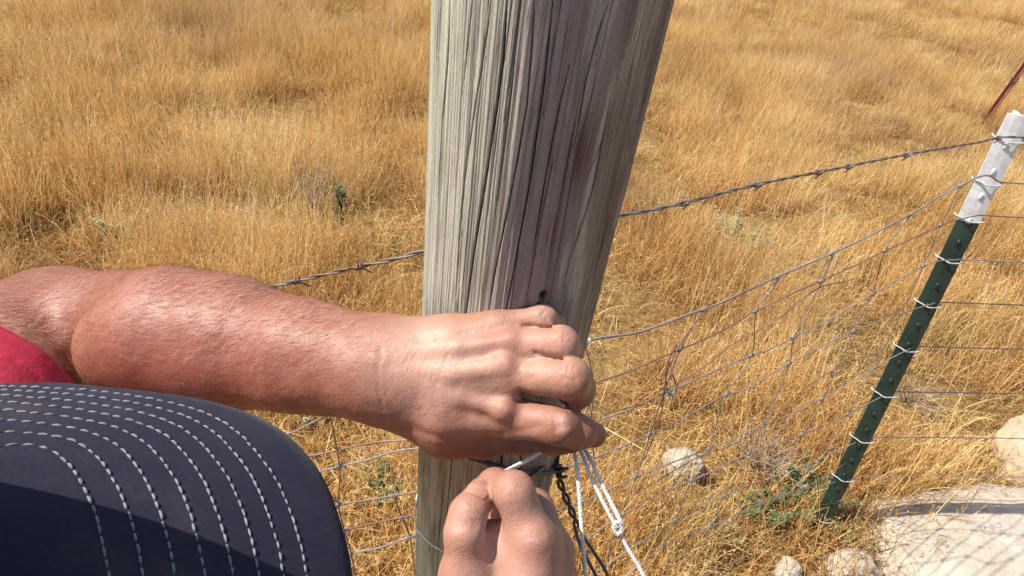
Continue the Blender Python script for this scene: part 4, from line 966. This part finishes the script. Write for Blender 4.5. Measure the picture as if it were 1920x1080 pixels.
specs = [(110, .13, .10, .30, 1.0, .30, .25), (110, .14, .08, .24, 1.0, .55, .2), (90, .13, .16, .36, .9, .12, .5), (110, .15, .06, .20, 1.1, .7, .15), (90, .12, .14, .34, 1.0, .2, .6), (110, .13, .05, .16, 1.2, .8, .1),
         (90, .14, .15, .32, .9, .25, .5), (100, .13, .10, .28, 1.0, .4, .3)]
for i, sp_ in enumerate(specs):
    V, Fc, ti, hg = tuft(500 + i, *sp_); me = bpy.data.meshes.new('tuft'); me.from_pydata(V.tolist(), [], Fc.tolist()); me.update()
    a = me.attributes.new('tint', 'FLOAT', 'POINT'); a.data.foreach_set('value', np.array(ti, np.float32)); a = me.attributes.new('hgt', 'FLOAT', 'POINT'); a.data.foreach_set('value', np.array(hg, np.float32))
    me.materials.append(MT['grass']); o = bpy.data.objects.new('tuft_%02d' % i, me); protos.objects.link(o)
def field(name, label, r0, r1, dens, smin_, smax_, amax=66, tall=1.0):
    area = math.radians(2 * amax) / 2 * (r1 ** 2 - r0 ** 2); n = int(area * dens)
    r = np.sqrt(rng.uniform(r0 ** 2, r1 ** 2, n)); a = np.radians(rng.uniform(-amax, amax, n)); x = r * np.sin(a); y = r * np.cos(a)
    keep = np.ones(n, bool)
    for (cx, cy, rx, ry, rot) in ROCKS:
        dx, dy = x - cx, y - cy; u = dx * math.cos(rot) + dy * math.sin(rot); v = -dx * math.sin(rot) + dy * math.cos(rot); keep &= (u / (rx * .95 + .03)) ** 2 + (v / (ry * .95 + .03)) ** 2 > 1
    keep &= np.hypot(x - PB[0], y - .64) > .12
    big = vnoise(np.stack([x, y, 0 * x], -1), .8, 81); mid = vnoise(np.stack([x, y, 0 * x], -1), 2.7, 82)
    keep &= rng.uniform(0, 1, n) < .82 + .75 * mid + .3 * big
    x, y, big, mid = x[keep], y[keep], big[keep], mid[keep]; n = len(x); z = ground_z(x, y)
    s_ = rng.uniform(smin_, smax_, n); hs = s_ * tall * (.80 + .25 * big + .30 * mid + rng.uniform(-.12, .12, n))
    nearfence = np.clip((np.hypot(x, y) - .6) / 1.6, .72, 1); hs *= nearfence
    me = bpy.data.meshes.new(name); me.vertices.add(n); me.vertices.foreach_set('co', np.stack([x, y, z], 1).astype(np.float32).ravel())
    def at(nm, ty, arr, key): q = me.attributes.new(nm, ty, 'POINT'); q.data.foreach_set(key, arr)
    wts = np.array([.16, .14, .16, .1, .14, .08, .12, .10]); idx = rng.choice(8, n, p=wts); lowm = mid < -.35; idx[lowm] = rng.choice([3, 5, 1], lowm.sum())
    at('pick', 'INT', idx.astype(np.int32), 'value')
    at('scl', 'FLOAT_VECTOR', np.stack([s_, s_, np.maximum(hs, .35)], 1).astype(np.float32).ravel(), 'vector')
    at('rot', 'FLOAT_VECTOR', np.stack([rng.normal(0, .10, n) , rng.normal(0.05, .12, n), rng.uniform(0, 6.28, n)], 1).astype(np.float32).ravel(), 'vector')
    o = bpy.data.objects.new(name, me); SC.collection.objects.link(o); me.materials.append(MT['grass']); tag(o, label, 'grass', kind='stuff')
    g = bpy.data.node_groups.new(name + '_nodes', 'GeometryNodeTree'); g.interface.new_socket('Geometry', in_out='INPUT', socket_type='NodeSocketGeometry'); g.interface.new_socket('Geometry', in_out='OUTPUT', socket_type='NodeSocketGeometry')
    N = g.nodes; Lk = g.links; gi = N.new('NodeGroupInput'); go = N.new('NodeGroupOutput'); ip = N.new('GeometryNodeInstanceOnPoints'); ci = N.new('GeometryNodeCollectionInfo')
    ci.inputs['Collection'].default_value = protos; ci.inputs['Separate Children'].default_value = True; ci.inputs['Reset Children'].default_value = True
    def na(nm, ty): q = N.new('GeometryNodeInputNamedAttribute'); q.data_type = ty; q.inputs['Name'].default_value = nm; return q.outputs['Attribute']
    Lk.new(gi.outputs[0], ip.inputs['Points']); Lk.new(ci.outputs[0], ip.inputs['Instance']); ip.inputs['Pick Instance'].default_value = True
    Lk.new(na('pick', 'INT'), ip.inputs['Instance Index']); Lk.new(na('scl', 'FLOAT_VECTOR'), ip.inputs['Scale'])
    e2r = N.new('FunctionNodeEulerToRotation'); Lk.new(na('rot', 'FLOAT_VECTOR'), e2r.inputs[0]); Lk.new(e2r.outputs[0], ip.inputs['Rotation'])
    Lk.new(ip.outputs[0], go.inputs[0]); md = o.modifiers.new('grass', 'NODES'); md.node_group = g
field('dry_grass', 'matted golden dry grass around the fence', .8, 4.0, 260, .8, 1.15)
field('dry_grass', 'golden dry grass spreading over the middle of the field', 4.0, 10.0, 130, .85, 1.15, tall=.88)
field('dry_grass', 'golden dry grass far across the field', 10.0, 42.0, 40, 1.2, 1.8, 58, .66)

# long pale stalks rising above the rest
def stalks():
    mb = MB(); rg = np.random.default_rng(77); spots = [(1290, 600, 1385, 362), (1280, 640, 1340, 400), (1345, 590, 1400, 470), (1240, 800, 1330, 500), (1710, 700, 1790, 480), (1720, 690, 1760, 560), (1600, 600, 1680, 330), (1745, 800, 1850, 560), (520, 470, 560, 340), (1820, 640, 1900, 430), (1560, 830, 1640, 640), (1130, 800, 1330, 925)]
    for (x0, y0, x1, y1) in spots:
        b = ground(x0, y0); 
        if y1 > y0: P = [ground(x0, y0, .22), ground((x0 + x1) / 2, (y0 + y1) / 2 - 5, .21), ground(x1, y1, .12)]
        else:
            r = ray(x1, y1); t = np.hypot(b[0], b[1]) / math.hypot(r[0], r[1]); e = ORG + r * t * .97; P = [b, b * .45 + e * .55 + rg.normal(0, .012, 3), e]
        P = spline(P, 10); mb.tube(P, np.linspace(.0016, .0008, len(P)), 5)
        for q in range(24):
            k = rg.integers(int(len(P) * .72), len(P)); d = (P[-1] - P[-2]) / np.linalg.norm(P[-1] - P[-2]) + rg.normal(0, .3, 3); sz = rg.uniform(.008, .018); w = np.cross(d, rg.normal(0, 1, 3)); w = w / np.linalg.norm(w) * .0012
            mb.add([P[k], P[k] + d * sz * .5 + w, P[k] + d * sz, P[k] + d * sz * .5 - w], [[0, 1, 2, 3]])
    o = mb.build('tall_grass_stalks', MT['stalk']); tag(o, 'long pale seed stalks rising above the golden grass', 'grass', kind='stuff')
MT['stalk'] = mat_plain('pale_stalk', (0.70, 0.52, 0.24), 0.6, 0.2, 40, 0.2)
stalks()
